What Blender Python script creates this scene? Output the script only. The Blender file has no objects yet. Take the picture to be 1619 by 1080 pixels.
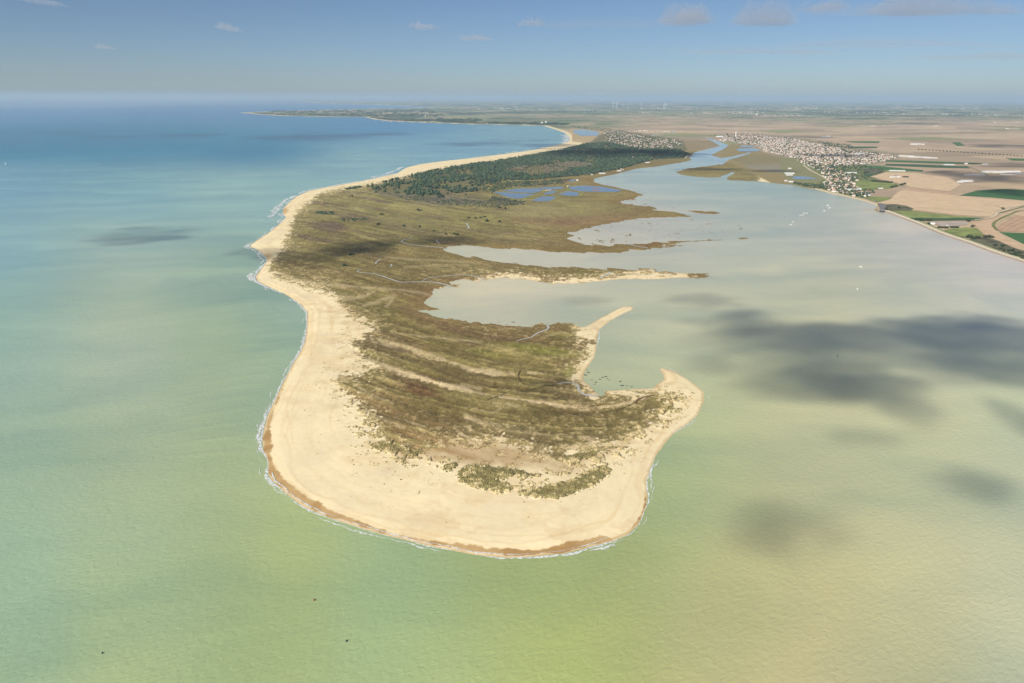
import bpy, math, random
import numpy as np

# ------------------------------------------------------------------ camera, sky, sun, exposure
sc = bpy.context.scene
COL = sc.collection
R = math.radians
W, H = 1619.0, 1080.0
FPX = 1079.0                      # 24 mm lens on a 36 mm wide frame
CAMZ = 500.0                      # metres above the sea
PITCH = math.atan((540 - 154.6) / FPX)
ROLL = R(0.166)

cam_d = bpy.data.cameras.new('camera')
cam = bpy.data.objects.new('camera', cam_d)
COL.objects.link(cam)
sc.camera = cam
cam_d.sensor_width = 36.0
cam_d.lens = 36.0 * FPX / W
cam_d.clip_start = 1.0
cam_d.clip_end = 2.0e6
_f = np.array([0, math.cos(PITCH), -math.sin(PITCH)])
_r0 = np.array([1.0, 0, 0])
_u0 = np.array([0, math.sin(PITCH), math.cos(PITCH)])
_r = _r0 * math.cos(ROLL) + _u0 * math.sin(ROLL)
_u = _u0 * math.cos(ROLL) - _r0 * math.sin(ROLL)
from mathutils import Matrix, Vector
m = Matrix.Identity(4)
for i in range(3):
    m[i][0], m[i][1], m[i][2] = _r[i], _u[i], -_f[i]
m[2][3] = CAMZ
cam.matrix_world = m

SUN_EL, SUN_AZ = 38.0, 217.0      # azimuth clockwise from the view direction: behind, to the left
TO_SUN = np.array([math.sin(R(SUN_AZ)) * math.cos(R(SUN_EL)),
                   math.cos(R(SUN_AZ)) * math.cos(R(SUN_EL)), math.sin(R(SUN_EL))])
world = bpy.data.worlds.new('World')
sc.world = world
world.use_nodes = True
wn = world.node_tree
sky = wn.nodes.new('ShaderNodeTexSky')
sky.sky_type = 'NISHITA'
sky.sun_disc = False
sky.sun_elevation = R(SUN_EL)
sky.sun_rotation = R(SUN_AZ)
sky.altitude = 3000
sky.air_density = 1.0
sky.dust_density = 5.5
sky.ozone_density = 4.0
wn.links.new(sky.outputs[0], wn.nodes['Background'].inputs[0])
wn.nodes['Background'].inputs[1].default_value = 0.059

sun_d = bpy.data.lights.new('sun', 'SUN')
sun_d.energy = 5.0
sun_d.angle = R(0.53)
sun_d.color = (1.0, 0.95, 0.87)
sun = bpy.data.objects.new('sun', sun_d)
COL.objects.link(sun)
sun.location = (-3000, -4000, 4000)
sun.rotation_euler = Vector(TO_SUN).to_track_quat('Z', 'Y').to_euler()

vs = sc.view_settings
vs.view_transform = 'Standard'
vs.look = 'None'
vs.exposure = 0.39
vs.gamma = 1.0
vs.use_curve_mapping = False
cy = sc.cycles
cy.use_denoising = True
cy.max_bounces = 6
cy.diffuse_bounces = 2
cy.glossy_bounces = 2
cy.transmission_bounces = 2
cy.transparent_max_bounces = 16
cy.volume_bounces = 0
cy.sample_clamp_indirect = 6.0

K = 1.42                          # sunlit picture value of a white surface at this exposure


def lin(c):
    c = np.asarray(c, float) / 255.0
    return np.where(c <= 0.04045, c / 12.92, ((c + 0.055) / 1.055) ** 2.4)


def alb(c, k=None):
    """A colour seen in sunlight (0..255) as the surface's own colour."""
    return np.clip(lin(c) / (k or K), 0.004, 0.85)


# ------------------------------------------------------------------ map helpers
def ray(x, y):
    x = np.asarray(x, float); y = np.asarray(y, float)
    a = (x - W / 2) / FPX; b = (H / 2 - y) / FPX
    return _f[None] * np.ones(a.shape + (1,)) + a[..., None] * _r + b[..., None] * _u


def ground(x, y, z=0.0):
    """Map point seen at photo position (x, y), at height z."""
    d = ray(x, y)
    t = (z - CAMZ) / np.minimum(d[..., 2], -1e-4)
    p = d * t[..., None]
    p[..., 2] += CAMZ
    return p


def gpt(x, y, z=0.0):
    p = ground(np.array([x]), np.array([y]), z)[0]
    return Vector((float(p[0]), float(p[1]), float(z)))


def topx(P):
    q = np.asarray(P, float) - np.array([0, 0, CAMZ])
    dz = q @ _f
    return W / 2 + FPX * (q @ _r) / dz, H / 2 - FPX * (q @ _u) / dz


def scale_at(y):
    """Metres per photo pixel across, at photo row y."""
    d = ray(np.array([W / 2]), np.array([y]))[0]
    return float(-CAMZ / d[2] / FPX)


def hash2(ix, iy, seed):
    n = (ix.astype(np.int64) * 374761393 + iy.astype(np.int64) * 668265263 + seed * 1442695041) & 0x7fffffff
    n = ((n ^ (n >> 13)) * 1274126177) & 0x7fffffff
    n = ((n ^ (n >> 15)) * 69069 + 12345) & 0x7fffffff
    return ((n ^ (n >> 16)) & 0xffff) / 65535.0


def vnoise(x, y, seed=0):
    x0 = np.floor(x); y0 = np.floor(y)
    fx = x - x0; fy = y - y0
    fx = fx * fx * fx * (fx * (fx * 6 - 15) + 10); fy = fy * fy * fy * (fy * (fy * 6 - 15) + 10)
    a = hash2(x0, y0, seed); b = hash2(x0 + 1, y0, seed)
    c = hash2(x0, y0 + 1, seed); d = hash2(x0 + 1, y0 + 1, seed)
    return (a + (b - a) * fx) * (1 - fy) + (c + (d - c) * fx) * fy


def fbm(x, y, octv=4, seed=0, gain=0.5):
    s = 0; a = 1.0; t = 0
    for i in range(octv):
        s = s + a * vnoise(x * 2 ** i + 17.3 * i, y * 2 ** i - 9.1 * i, seed + i)
        t += a; a *= gain
    return s / t


def smooth(e0, e1, x):
    t = np.clip((x - e0) / (e1 - e0), 0, 1)
    return t * t * (3 - 2 * t)


def inside(poly, X, Y):
    poly = np.asarray(poly, float)
    r = np.zeros(X.shape, bool)
    x1, y1 = poly[-1]
    for x2, y2 in poly:
        if y1 != y2:
            c = (y1 > Y) != (y2 > Y)
            r ^= c & (X < (x2 - x1) * (Y - y1) / (y2 - y1) + x1)
        x1, y1 = x2, y2
    return r


def pdist(line, X, Y, closed=False):
    line = np.asarray(line, float)
    n = len(line)
    d = np.full(X.shape, 1e12)
    for i in range(n if closed else n - 1):
        x1, y1 = line[i]; x2, y2 = line[(i + 1) % n]
        ex, ey = x2 - x1, y2 - y1
        L = ex * ex + ey * ey + 1e-12
        t = np.clip(((X - x1) * ex + (Y - y1) * ey) / L, 0, 1)
        qx = X - x1 - t * ex; qy = Y - y1 - t * ey
        d = np.minimum(d, qx * qx + qy * qy)
    return np.sqrt(d)


def sdf(poly, X, Y, pad=60):
    """Signed distance in photo pixels (+ inside), only near the polygon."""
    P = np.asarray(poly, float)
    out = np.full(X.shape, -1e3)
    b = (X > P[:, 0].min() - pad) & (X < P[:, 0].max() + pad) & (Y > P[:, 1].min() - pad) & (Y < P[:, 1].max() + pad)
    if b.any():
        d = pdist(P, X[b], Y[b], True)
        out[b] = np.where(inside(P, X[b], Y[b]), d, -d)
    return out


# ------------------------------------------------------------------ scene helpers
def mesh_obj(name, verts, faces, mats=(), parent=None, smooth_=False, mat_idx=None):
    me = bpy.data.meshes.new(name)
    V = np.asarray(verts, np.float32)
    if isinstance(faces, np.ndarray):
        n, k = faces.shape
        me.vertices.add(len(V)); me.vertices.foreach_set('co', V.ravel())
        me.loops.add(n * k); me.polygons.add(n)
        me.loops.foreach_set('vertex_index', faces.astype(np.int32).ravel())
        me.polygons.foreach_set('loop_start', np.arange(0, n * k, k, dtype=np.int32))
        me.update(calc_edges=True)
    else:
        me.from_pydata([tuple(map(float, v)) for v in V], [], faces)
        me.update()
    for mm in mats:
        me.materials.append(mm)
    if mat_idx is not None:
        me.polygons.foreach_set('material_index', np.asarray(mat_idx, np.int32))
    me.polygons.foreach_set('use_smooth', np.full(len(me.polygons), smooth_, bool))
    o = bpy.data.objects.new(name, me)
    COL.objects.link(o)
    if parent:
        o.parent = parent
    return o


def vcol(o, rgb, name='Col'):
    a = o.data.color_attributes.new(name, 'FLOAT_COLOR', 'POINT')
    c = np.ones((len(rgb), 4), np.float32); c[:, :3] = rgb
    a.data.foreach_set('color', c.ravel())


def tag(o, label=None, cat=None, group=None, kind=None):
    if label: o['label'] = label
    if cat: o['category'] = cat
    if group: o['group'] = group
    if kind: o['kind'] = kind
    return o


def empty(name, loc, rz=0.0):
    o = bpy.data.objects.new(name, None)
    COL.objects.link(o)
    o.location = loc; o.rotation_euler = (0, 0, rz)
    o.empty_display_size = 1
    return o


def copy_tree(o, parent=None):
    c = o.copy(); COL.objects.link(c); c.parent = parent
    for ch in o.children:
        copy_tree(ch, c)
    return c


class Soup:
    """Many small pieces gathered into one vertex/face list (quads and triangles as triangles)."""
    def __init__(s):
        s.v = []; s.f = []; s.c = []; s.n = 0

    def add(s, V, F, c=None):
        s.v.append(V); s.f.append(F + s.n); s.n += len(V)
        if c is not None:
            s.c.append(np.broadcast_to(c, (len(V), 3)))

    def build(s, name, mat, parent=None):
        o = mesh_obj(name, np.concatenate(s.v), np.concatenate(s.f), [mat], parent)
        if s.c:
            vcol(o, np.concatenate(s.c))
        return o


# ------------------------------------------------------------------ materials
def new_mat(name):
    mt = bpy.data.materials.new(name); mt.use_nodes = True
    return mt, mt.node_tree, mt.node_tree.nodes['Principled BSDF']


def plain(name, c, rough=0.85, var=0.25, scale=0.3, spec=0.2):
    mt, nt, b = new_mat(name)
    n = nt.nodes.new('ShaderNodeTexNoise'); n.inputs['Scale'].default_value = scale; n.inputs['Detail'].default_value = 4
    g = nt.nodes.new('ShaderNodeNewGeometry')
    nt.links.new(g.outputs['Position'], n.inputs['Vector'])
    r = nt.nodes.new('ShaderNodeMapRange')
    r.inputs['From Min'].default_value = 0.3; r.inputs['From Max'].default_value = 0.7
    r.inputs['To Min'].default_value = 1 - var; r.inputs['To Max'].default_value = 1 + var
    nt.links.new(n.outputs['Fac'], r.inputs['Value'])
    mx = nt.nodes.new('ShaderNodeVectorMath'); mx.operation = 'SCALE'
    mx.inputs[0].default_value = tuple(float(q) for q in c[:3])
    nt.links.new(r.outputs[0], mx.inputs['Scale'])
    nt.links.new(mx.outputs[0], b.inputs['Base Color'])
    b.inputs['Roughness'].default_value = rough
    b.inputs['Specular IOR Level'].default_value = spec
    return mt


def land_mat(name, fine=0.16, bump=0.35, scales=(0.18, 0.035)):
    """Own colour from the map attribute, broken up by fine noise and grain."""
    mt, nt, b = new_mat(name)
    L = nt.links
    at = nt.nodes.new('ShaderNodeAttribute'); at.attribute_name = 'Col'
    g = nt.nodes.new('ShaderNodeNewGeometry')
    n1 = nt.nodes.new('ShaderNodeTexNoise'); n1.inputs['Scale'].default_value = scales[0]; n1.inputs['Detail'].default_value = 5
    n2 = nt.nodes.new('ShaderNodeTexNoise'); n2.inputs['Scale'].default_value = scales[1]; n2.inputs['Detail'].default_value = 3
    ad = nt.nodes.new('ShaderNodeMath'); ad.operation = 'ADD'
    for n in (n1, n2):
        L.new(g.outputs['Position'], n.inputs['Vector'])
    L.new(n1.outputs['Fac'], ad.inputs[0]); L.new(n2.outputs['Fac'], ad.inputs[1])
    r = nt.nodes.new('ShaderNodeMapRange')
    r.inputs['From Min'].default_value = 0.6; r.inputs['From Max'].default_value = 1.4
    r.inputs['To Min'].default_value = 1 - fine; r.inputs['To Max'].default_value = 1 + fine
    L.new(ad.outputs[0], r.inputs['Value'])
    mx = nt.nodes.new('ShaderNodeVectorMath'); mx.operation = 'SCALE'
    L.new(at.outputs['Color'], mx.inputs[0]); L.new(r.outputs[0], mx.inputs['Scale'])
    L.new(mx.outputs[0], b.inputs['Base Color'])
    b.inputs['Roughness'].default_value = 0.95
    b.inputs['Specular IOR Level'].default_value = 0.1
    if bump:
        bp = nt.nodes.new('ShaderNodeBump'); bp.inputs['Distance'].default_value = 1.2; bp.inputs['Strength'].default_value = bump
        L.new(n1.outputs['Fac'], bp.inputs['Height']); L.new(bp.outputs[0], b.inputs['Normal'])
    return mt


def attr_mat(name, rough=0.9, spec=0.15):
    mt, nt, b = new_mat(name)
    at = nt.nodes.new('ShaderNodeAttribute'); at.attribute_name = 'Col'
    nt.links.new(at.outputs['Color'], b.inputs['Base Color'])
    b.inputs['Roughness'].default_value = rough
    b.inputs['Specular IOR Level'].default_value = spec
    return mt


M_SAND = land_mat('sand', 0.06, 0.12, (0.12, 0.02))
M_HEATH = land_mat('heath', 0.34, 0.8, (0.55, 0.08))
M_FIELD = land_mat('farmland', 0.10, 0.0, (0.05, 0.004))

# ------------------------------------------------------------------ the map: shoreline traced as photo positions
OCEAN = [(700, 169.4), (645, 171.3), (560, 172.8), (480, 174.8), (412, 176.8), (380, 178.4), (409.6, 180.8), (454, 183.7), (513, 184.5), (577.6, 185.2),
         (592.5, 188.7), (617, 191.4), (664, 193.6), (740, 196.3), (814, 197.8), (858.6, 198.8), (878, 204.7), (893, 210.4),
         (900.6, 219), (898, 225), (878, 230), (846, 236.8), (789, 244.6), (740, 250.6), (698.7, 254.9), (664, 259.8), (644, 264.4),
         (635, 269.7), (627, 274.6), (597.4, 281.3), (558, 289), (518, 296), (488.7, 301.8), (469, 310.5), (455, 322),
         (448, 329), (447, 337.5), (452, 344), (440, 356), (422.5, 370), (405, 381), (395.5, 388), (397, 391), (406, 394.5), (415, 401), (422, 409),
         (418, 419), (411, 428), (404, 437.5), (407.5, 445), (425, 453.7), (447.5, 463.7), (462.5, 472.5), (477.5, 483.7),
         (486, 494), (485.5, 507.5), (485, 519), (482.5, 538), (478, 550), (469.4, 565.5), (459, 583.7), (451, 599), (442, 617),
         (432, 638), (422.8, 659), (418, 677), (415, 695), (416.5, 712), (423, 728), (424, 749), (430, 759.5), (454, 781.3),
         (478.8, 801), (511, 814.6), (540.6, 825.8), (562.8, 833), (602.4, 844.3), (642, 854), (676.5, 862.8), (713.5, 870),
         (745.7, 876.4), (780, 880), (803.8, 882), (848, 879.5), (897.6, 874), (934.7, 864), (966.8, 856), (991.5, 846),
         (1008.8, 830), (1021, 803.5), (1023.6, 786), (1022.4, 764), (1028, 740), (1038, 719), (1055, 696), (1066, 684),
         (1085, 671.5), (1103, 656), (1112, 636), (1113, 620), (1100, 609), (1082, 596), (1063, 586), (1046, 582)]
LAGOON = [(1042.8, 583.7), (1048.5, 591.5), (1049.8, 600), (1040.7, 607), (1032, 614), (999, 615), (973, 617.4), (955, 618),
          (957, 624), (950, 627), (944.8, 624), (931.8, 609.6), (921.5, 601.8), (922.8, 588.9), (929, 579.8), (939.6, 565.5), (942.5, 552.6),
          (943.5, 534.4), (947.4, 521.5), (963, 508.5), (986, 495.5), (1000, 489.5), (1001, 486.5), (997, 484.8), (986, 484.7), (973.3, 490.4),
          (947.4, 504.6), (926.6, 516.3), (916, 517.5), (909.8, 513.7), (895, 511.5), (880, 511), (864.4, 514), (855, 512.5), (838.5, 516.3), (817.8, 515.5),
          (800, 515), (779, 512.4), (760, 510.5), (740, 509), (712.5, 504.5), (690, 500), (675, 496), (658, 492), (672, 490), (699, 490.5), (680, 486), (667.5, 479), (676, 473),
          (682.5, 468), (681, 460), (695, 455), (716, 454), (731, 452.5), (712, 447), (730, 442.5), (745, 444.5), (762, 443.5), (774, 440.6), (797, 439), (831, 442),
          (868, 448), (899, 448.7), (944.5, 444.8), (987, 440.8), (1024, 441.5), (1081, 438.8), (1100, 440), (1126, 437.7), (1112, 435), (1118, 432.5),
          (1081, 432), (1041, 429), (1027, 424.5), (995.7, 426), (924.7, 424), (859, 421), (833.7, 419), (797, 415), (765.6, 410.7),
          (754, 406), (740, 405.5), (722, 401), (707.5, 397.5), (700, 393.5), (710, 390), (717.5, 388.7), (745, 389), (780, 391), (825, 393.7), (868, 397.5), (910, 399.4),
          (981.5, 399.4), (995.7, 395.5), (1024, 393.7), (1060, 391), (1040, 388.5), (1095, 382), (1137.7, 380), (1150, 378), (1109, 379.8),
          (1024, 384.5), (990, 386), (961.6, 388.5), (924.7, 387), (893.4, 378), (912, 372.8), (899, 368), (921.8, 362.4), (956, 355),
          (995.7, 347), (1024, 344.3), (1095, 342), (1066.7, 334.5), (1034, 333), (1037, 327.5), (1012.7, 325.5), (975.8, 319.8), (1000, 314),
          (1015.6, 308), (1005, 304), (984.6, 298), (950, 291.5), (937.6, 287.5), (940, 282), (974.7, 275), (1006.8, 266.5), (1036.5, 263.7),
          (1093, 253.8), (1090, 248.7), (1097, 241.5), (1121, 235.4), (1138.7, 231), (1126, 223.5), (1117, 219), (1120, 218.3), (1134, 223), (1152.8, 229.7), (1144, 235.9),
          (1124.6, 245.2), (1140.5, 250.0), (1163, 246.5), (1185, 241), (1189, 241.8), (1168, 248.5), (1151, 252.6), (1144, 259.2), (1117.6, 263), (1085, 267), (1068.6, 272),
          (1078, 276.3), (1100, 279.8), (1137, 280.7), (1145, 277), (1160, 272), (1163, 273), (1152, 279), (1149, 283), (1153, 285), (1188, 286), (1223, 289.5), (1251, 292), (1276, 298),
          (1290, 299.7), (1311, 305.3), (1340, 311.9), (1366.9, 318), (1384, 323.5), (1387, 327), (1382, 331.5), (1386, 334), (1399, 335.5), (1423, 344.5), (1447, 353.5),
          (1487.7, 371), (1528, 384.5), (1568, 399.5), (1619, 416), (1700, 443), (1800, 474), (2100, 560)]
FARSIDE = [(4200, 560), (4200, 157), (-200, 157)]
FARCOAST = [(480, 161.2), (500, 162.2), (553, 164.4), (590, 165), (650, 167.4)]
MAIN = FARCOAST + OCEAN + LAGOON + [(3400, 560), (3400, 157.1), (470, 157.1), (470, 160)]
# loose islets of the marsh
ISLETS = [[(1082, 333.2), (1100, 332.8), (1128, 334.5), (1143, 337), (1128, 338.8), (1105, 337)],
          [(1050, 386.6), (1080, 388), (1079, 389.6), (1058, 389)],
          [(1165, 376.2), (1180, 375.6), (1185, 377), (1172, 378.6)],
          [(999, 313), (1003, 315), (995, 317.5), (990, 316)]]

# sand / vegetation edge on the spit
VEG = [(925, 226), (900, 233), (880, 237.5), (850, 243), (800, 251), (740, 259.5), (690, 268), (655, 276), (620, 284.5), (575, 293.5), (540, 298.5), (508, 305), (490, 318),
       (478, 330), (467.5, 338), (462.5, 349), (457.5, 367.5), (451, 382.5), (447, 393), (434, 405), (424.5, 420), (428.5, 432.5), (448, 445),
       (485, 453.7), (520, 463), (532.5, 475), (543, 490), (561, 503), (590, 518), (577, 533), (553, 547), (567, 565), (592, 580), (560, 590),
       (535, 604), (535, 617), (559, 637), (587, 661), (598, 684), (600, 704), (626, 719), (660, 724), (690, 712), (737, 700), (798.8, 703), (853, 717), (880, 728),
       (892.7, 724.5), (947, 709.6), (984, 698.5), (1016, 681), (1028, 671), (1055, 654), (1069, 642), (1066, 632), (1043, 627), (1025, 621.3), (990, 619.5), (956, 621), (945, 626),
       (931, 620), (915, 611), (906.5, 597), (908.5, 582), (928, 561), (934.4, 547), (938.5, 537), (914, 533.5), (915, 521.5), (905, 500), (770, 500), (690, 470),
       (760, 439.3), (800, 437.3), (868, 445.6), (935, 441.5), (960, 438), (985, 436.5), (1000, 431.5), (1025, 430.5), (1090, 433), (1085, 438.3), (1100, 445), (1200, 445), (1200, 219), (930, 219)]
WETLINE = [(488, 500), (488.5, 520), (486, 538), (482, 549), (473.5, 566), (464, 584), (456, 602), (447, 622), (437.5, 645), (430, 668), (428.6, 690),
           (430, 715), (431, 735), (451.6, 756.6), (486, 783.8), (530.7, 808.5), (577.6, 825.8), (627, 843), (676.5, 850.5), (726, 858), (779, 864.5),
           (808.7, 865.3), (843.3, 869), (885, 859), (947, 849), (971.8, 848), (995, 836.5), (1012.5, 814), (1018, 795), (1019, 779), (1019.5, 764), (1025.5, 738),
           (1035.6, 717), (1053, 693.8), (1064.5, 682), (1083, 670), (1100.5, 654.6), (1109.6, 636), (1110.6, 621)]
_i0, _i1 = OCEAN.index((486, 494)), OCEAN.index((1113, 620))
WETPOLY = WETLINE + OCEAN[_i0:_i1 + 1][::-1]
STREAKS = [  # bare sand streaks between the old beach ridges: polyline, half width px, strength
    ([(585, 572), (600, 578.5), (639, 591.5), (691, 607), (743, 621)], 3.6, 1.0),
    ([(743, 621), (780, 629)], 1.6, .7), ([(790, 630), (843.7, 636.8), (895.5, 644.6), (929, 647)], 3.0, .8),
    ([(945, 647), (973, 643), (999, 638), (1017, 629), (1028, 625)], 2.0, .9),
    ([(600, 541), (640, 550), (665, 560), (704, 573), (743, 586), (780, 591)], 3.4, .65), ([(740, 589), (775, 592), (812, 595)], 2.8, .8),
    ([(835, 592), (859, 594)], 1.5, .7), ([(640, 666), (673, 677)], 2.0, .6), ([(722, 684), (743, 697.5), (770, 700), (800, 700.5)], 2.0, .9),
    ([(738, 660), (760.7, 671.8), (790, 677)], 3.5, .55), ([(895, 711), (947, 700.5)], 2.0, .9), ([(918, 695), (935, 697)], 4.0, .8),
    ([(892, 712), (947, 706.5), (989, 701)], 2.6, .9), ([(700, 470), (640, 460), (580, 457), (520, 452), (470, 444), (440, 432)], 2.2, .45),
    ([(575, 485), (600, 476), (625, 470), (612, 484)], 2.5, .45), ([(530, 470), (560, 472), (590, 465)], 3.0, .5),
    ([(620, 528), (700, 537), (760, 543)], 1.6, .4), ([(560, 610), (590, 628), (620, 640)], 2, .5), ([(575, 650), (610, 668), (640, 680)], 2, .45),
    ([(730, 610), (760, 617)], 2, .4), ([(780, 640), (820, 645)], 2, .35), ([(640, 425), (690, 420), (740, 421)], 1.5, .3),
    ([(610, 408), (660, 412), (720, 414), (760, 417)], 1.6, .3), ([(805, 640), (780, 655), (745, 650)], 1.5, .3),
    ([(785, 682), (850, 690), (905, 693)], 1.5, .3)]
DARKS = [  # red brown and dark heath patches: centre, radii, colour, strength
    (668, 619, 34, 7, (104, 66, 48), .7), (640, 601, 30, 9, (110, 84, 58), .5), (560, 345, 30, 4, (118, 98, 88), .55), (515, 358, 30, 7, (112, 92, 84), .65), (500, 380, 25, 5, (112, 94, 80), .55),
    (745, 548, 18, 4, (112, 80, 58), .6), (730, 600, 55, 12, (104, 86, 56), .4), (700, 480, 28, 22, (148, 118, 82), .7), (660, 488, 25, 12, (140, 116, 84), .5),
    (900, 540, 34, 9, (108, 102, 44), .6), (880, 520, 26, 8, (118, 92, 52), .55), (845, 555, 60, 6, (152, 150, 70), .7), (770, 560, 30, 4, (140, 135, 70), .5),
    (905, 590, 12, 12, (150, 148, 72), .6), (920, 615, 15, 4, (96, 88, 40), .6), (900, 665, 110, 14, (112, 96, 52), .45), (820, 690, 80, 9, (100, 84, 50), .5),
    (990, 640, 50, 8, (128, 118, 62), .5), (1010, 660, 40, 14, (116, 104, 58), .5), (600, 545, 45, 5, (128, 108, 82), .5), (620, 500, 55, 7, (122, 116, 56), .5), (560, 470, 30, 8, (140, 128, 70), .5),
    (700, 515, 60, 5, (124, 98, 66), .6), (740, 530, 50, 4, (118, 88, 64), .5), (620, 640, 40, 15, (136, 112, 70), .6), (700, 660, 70, 15, (124, 104, 62), .5),
    (640, 690, 40, 16, (156, 128, 80), .75), (700, 705, 60, 14, (176, 146, 96), .85), (800, 722, 70, 12, (164, 134, 90), .85), (660, 330, 40, 6, (165, 154, 104), .4), (640, 425, 60, 10, (140, 126, 78), .4),
    (520, 415, 50, 8, (112, 100, 60), .6), (580, 430, 40, 8, (124, 110, 68), .4), (470, 420, 30, 7, (104, 92, 56), .6), (870, 353, 60, 7, (150, 122, 88), .6), (930, 350, 55, 6, (152, 122, 90), .6),
    (980, 340, 40, 4, (146, 120, 88), .5), (900, 330, 70, 10, (158, 148, 96), .5), (840, 335, 40, 8, (172, 160, 108), .6), (760, 345, 50, 6, (158, 148, 92), .5), (640, 350, 60, 10, (150, 142, 92), .4),
    (700, 420, 60, 8, (146, 138, 84), .4), (850, 430, 60, 6, (134, 124, 72), .5), (940, 430, 45, 4, (110, 112, 52), .6), (1060, 432, 40, 3, (128, 110, 56), .6), (800, 395, 40, 3, (128, 112, 62), .5),
    (950, 393, 50, 4, (122, 104, 58), .6), (1040, 384, 40, 3, (140, 104, 58), .7), (700, 320, 40, 6, (120, 116, 98), .7), (650, 312, 50, 5, (112, 108, 92), .6), (740, 318, 35, 7, (118, 114, 96), .7)]
TANFLAT = [(598, 702), (640, 690), (690, 692), (735, 702), (800, 706), (850, 718), (880, 730), (930, 722), (985, 702), (992, 703), (960, 722), (910, 742), (885, 748), (852, 746), (800, 742), (760, 738), (720, 730), (680, 728), (640, 728)]
TUFTDUNES = [[(722, 752), (735, 741), (760, 739), (800, 744), (835, 750), (859, 754.5), (840, 757), (815, 755), (800, 760), (780, 761), (800, 767), (814, 773), (800, 780), (775, 779), (745, 773), (728, 765)],
             [(818, 782), (850, 775), (890, 765), (920, 754), (945, 739), (958, 738), (967, 746), (950, 762), (930, 773), (905, 783), (880, 791), (850, 789), (828, 786)],
             [(890, 727), (915, 716), (940, 708), (950, 712), (938, 728), (915, 732), (893, 733)],
             [(700, 741), (725, 733), (712, 748), (698, 746)], [(640, 718), (660, 714), (668, 722), (650, 728)], [(583, 706), (615, 700), (640, 712), (625, 720), (595, 715)]]

# ------------------------------------------------------------------ terrain sheet: rows across the view direction, graded outward
vrow = np.concatenate([np.arange(890, 330, -1.05), np.arange(330, 185, -0.8), np.arange(185, 160, -0.6), np.array([159.5, 159, 158.5, 158, 157.6, 157.2, 156.8, 156.5])])
Yrow = ground(np.full(len(vrow), W / 2), vrow)[:, 1]
ucol = np.concatenate([np.arange(-0.41, 0.29, 1.15 / FPX), np.arange(0.29, 0.78, 1.5 / FPX), np.linspace(0.782, 1.25, 60)])
UU, YY = np.meshgrid(ucol, Yrow)
XX = UU * (YY * math.cos(PITCH) + CAMZ * math.sin(PITCH))
P0 = np.stack([XX, YY, np.zeros_like(XX)], -1)
PX, PY = topx(P0)
nr, nc = PX.shape
shp = PX.shape
px, py = PX.ravel(), PY.ravel()
# the marsh edge is ragged, the beaches nearly smooth
_dp = np.maximum(py - 150, 3)
_wm = smooth(640, 700, px) * smooth(272, 300, py) * smooth(522, 510, py) * smooth(1260, 1180, px) + smooth(1060, 1075, px) * smooth(300, 285, py) * smooth(1300, 1270, px) * smooth(236, 246, py)
_sand = np.maximum(smooth(30, 12, np.abs(py - 505 + (px - 960) * .55)) * smooth(905, 918, px), smooth(4.5, 1.5, np.abs(py - 444)) * smooth(770, 790, px) * smooth(1085, 1070, px))
_wm = np.clip(_wm, 0, 1) * (1 - _sand)
_a = .25 + 3.6 * _wm
_k = np.clip(_dp / 260, .25, 1.2)
_nx = fbm(px / (13 * _k), py / (5 * _k), 4, 501, .6) - .5; _ny = fbm(px / (11 * _k), py / (6 * _k), 4, 511, .6) - .5
pxw = px + _nx * 4.5 * _a * _k; pyw = py + _ny * 1.7 * _a * _k
land = inside(MAIN, pxw, pyw)
MUDS = [(905, 374), (958, 357), (1040, 349), (1110, 346), (1165, 352), (1182, 368), (1110, 377), (1000, 382), (930, 386)]
_mud = np.zeros(px.shape)
for _q, _t in ((MUDS, .655), ([(985, 317), (1040, 320), (1080, 331), (1040, 333), (1000, 326)], .62), ([(1010, 306), (1020, 311), (1000, 318), (985, 318)], .6), ([(1095, 432), (1135, 431), (1138, 440), (1100, 442)], .6), ([(770, 507), (800, 508), (860, 510), (880, 508), (880, 513), (780, 514)], .58)):
    _s = sdf(_q, px, py, 2)
    _b = _s > 0
    _v = fbm(px[_b] / 7.5, py[_b] / 1.7, 4, 521, .62) + .10 * np.exp(-_s[_b] / 3.0) * (len(_q) == 9) - .03 * np.clip(_s[_b] / 8, 0, 1)
    _mud[_b] = np.maximum(_mud[_b], _v > _t)
mudland = (_mud > 0) & ~land
isl = np.zeros_like(land)
for q in ISLETS:
    isl |= inside(q, pxw, pyw)
isl |= mudland
land_any = (land | isl).reshape(shp)
# grow by three cells so that the sheet dips under the water
grow = land_any.copy()
for _ in range(3):
    g2 = grow.copy()
    g2[1:] |= grow[:-1]; g2[:-1] |= grow[1:]; g2[:, 1:] |= grow[:, :-1]; g2[:, :-1] |= grow[:, 1:]
    grow = g2
keep = grow.ravel()
idx = np.full(keep.shape, -1, np.int64)
idx[keep] = np.arange(keep.sum())
x = px[keep]; y = py[keep]; landk = land_any.ravel()[keep]
wx = XX.ravel()[keep]; wy = YY.ravel()[keep]
cell = np.maximum((wy ** 2 + CAMZ ** 2) / (CAMZ * FPX), 1.0)
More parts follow.
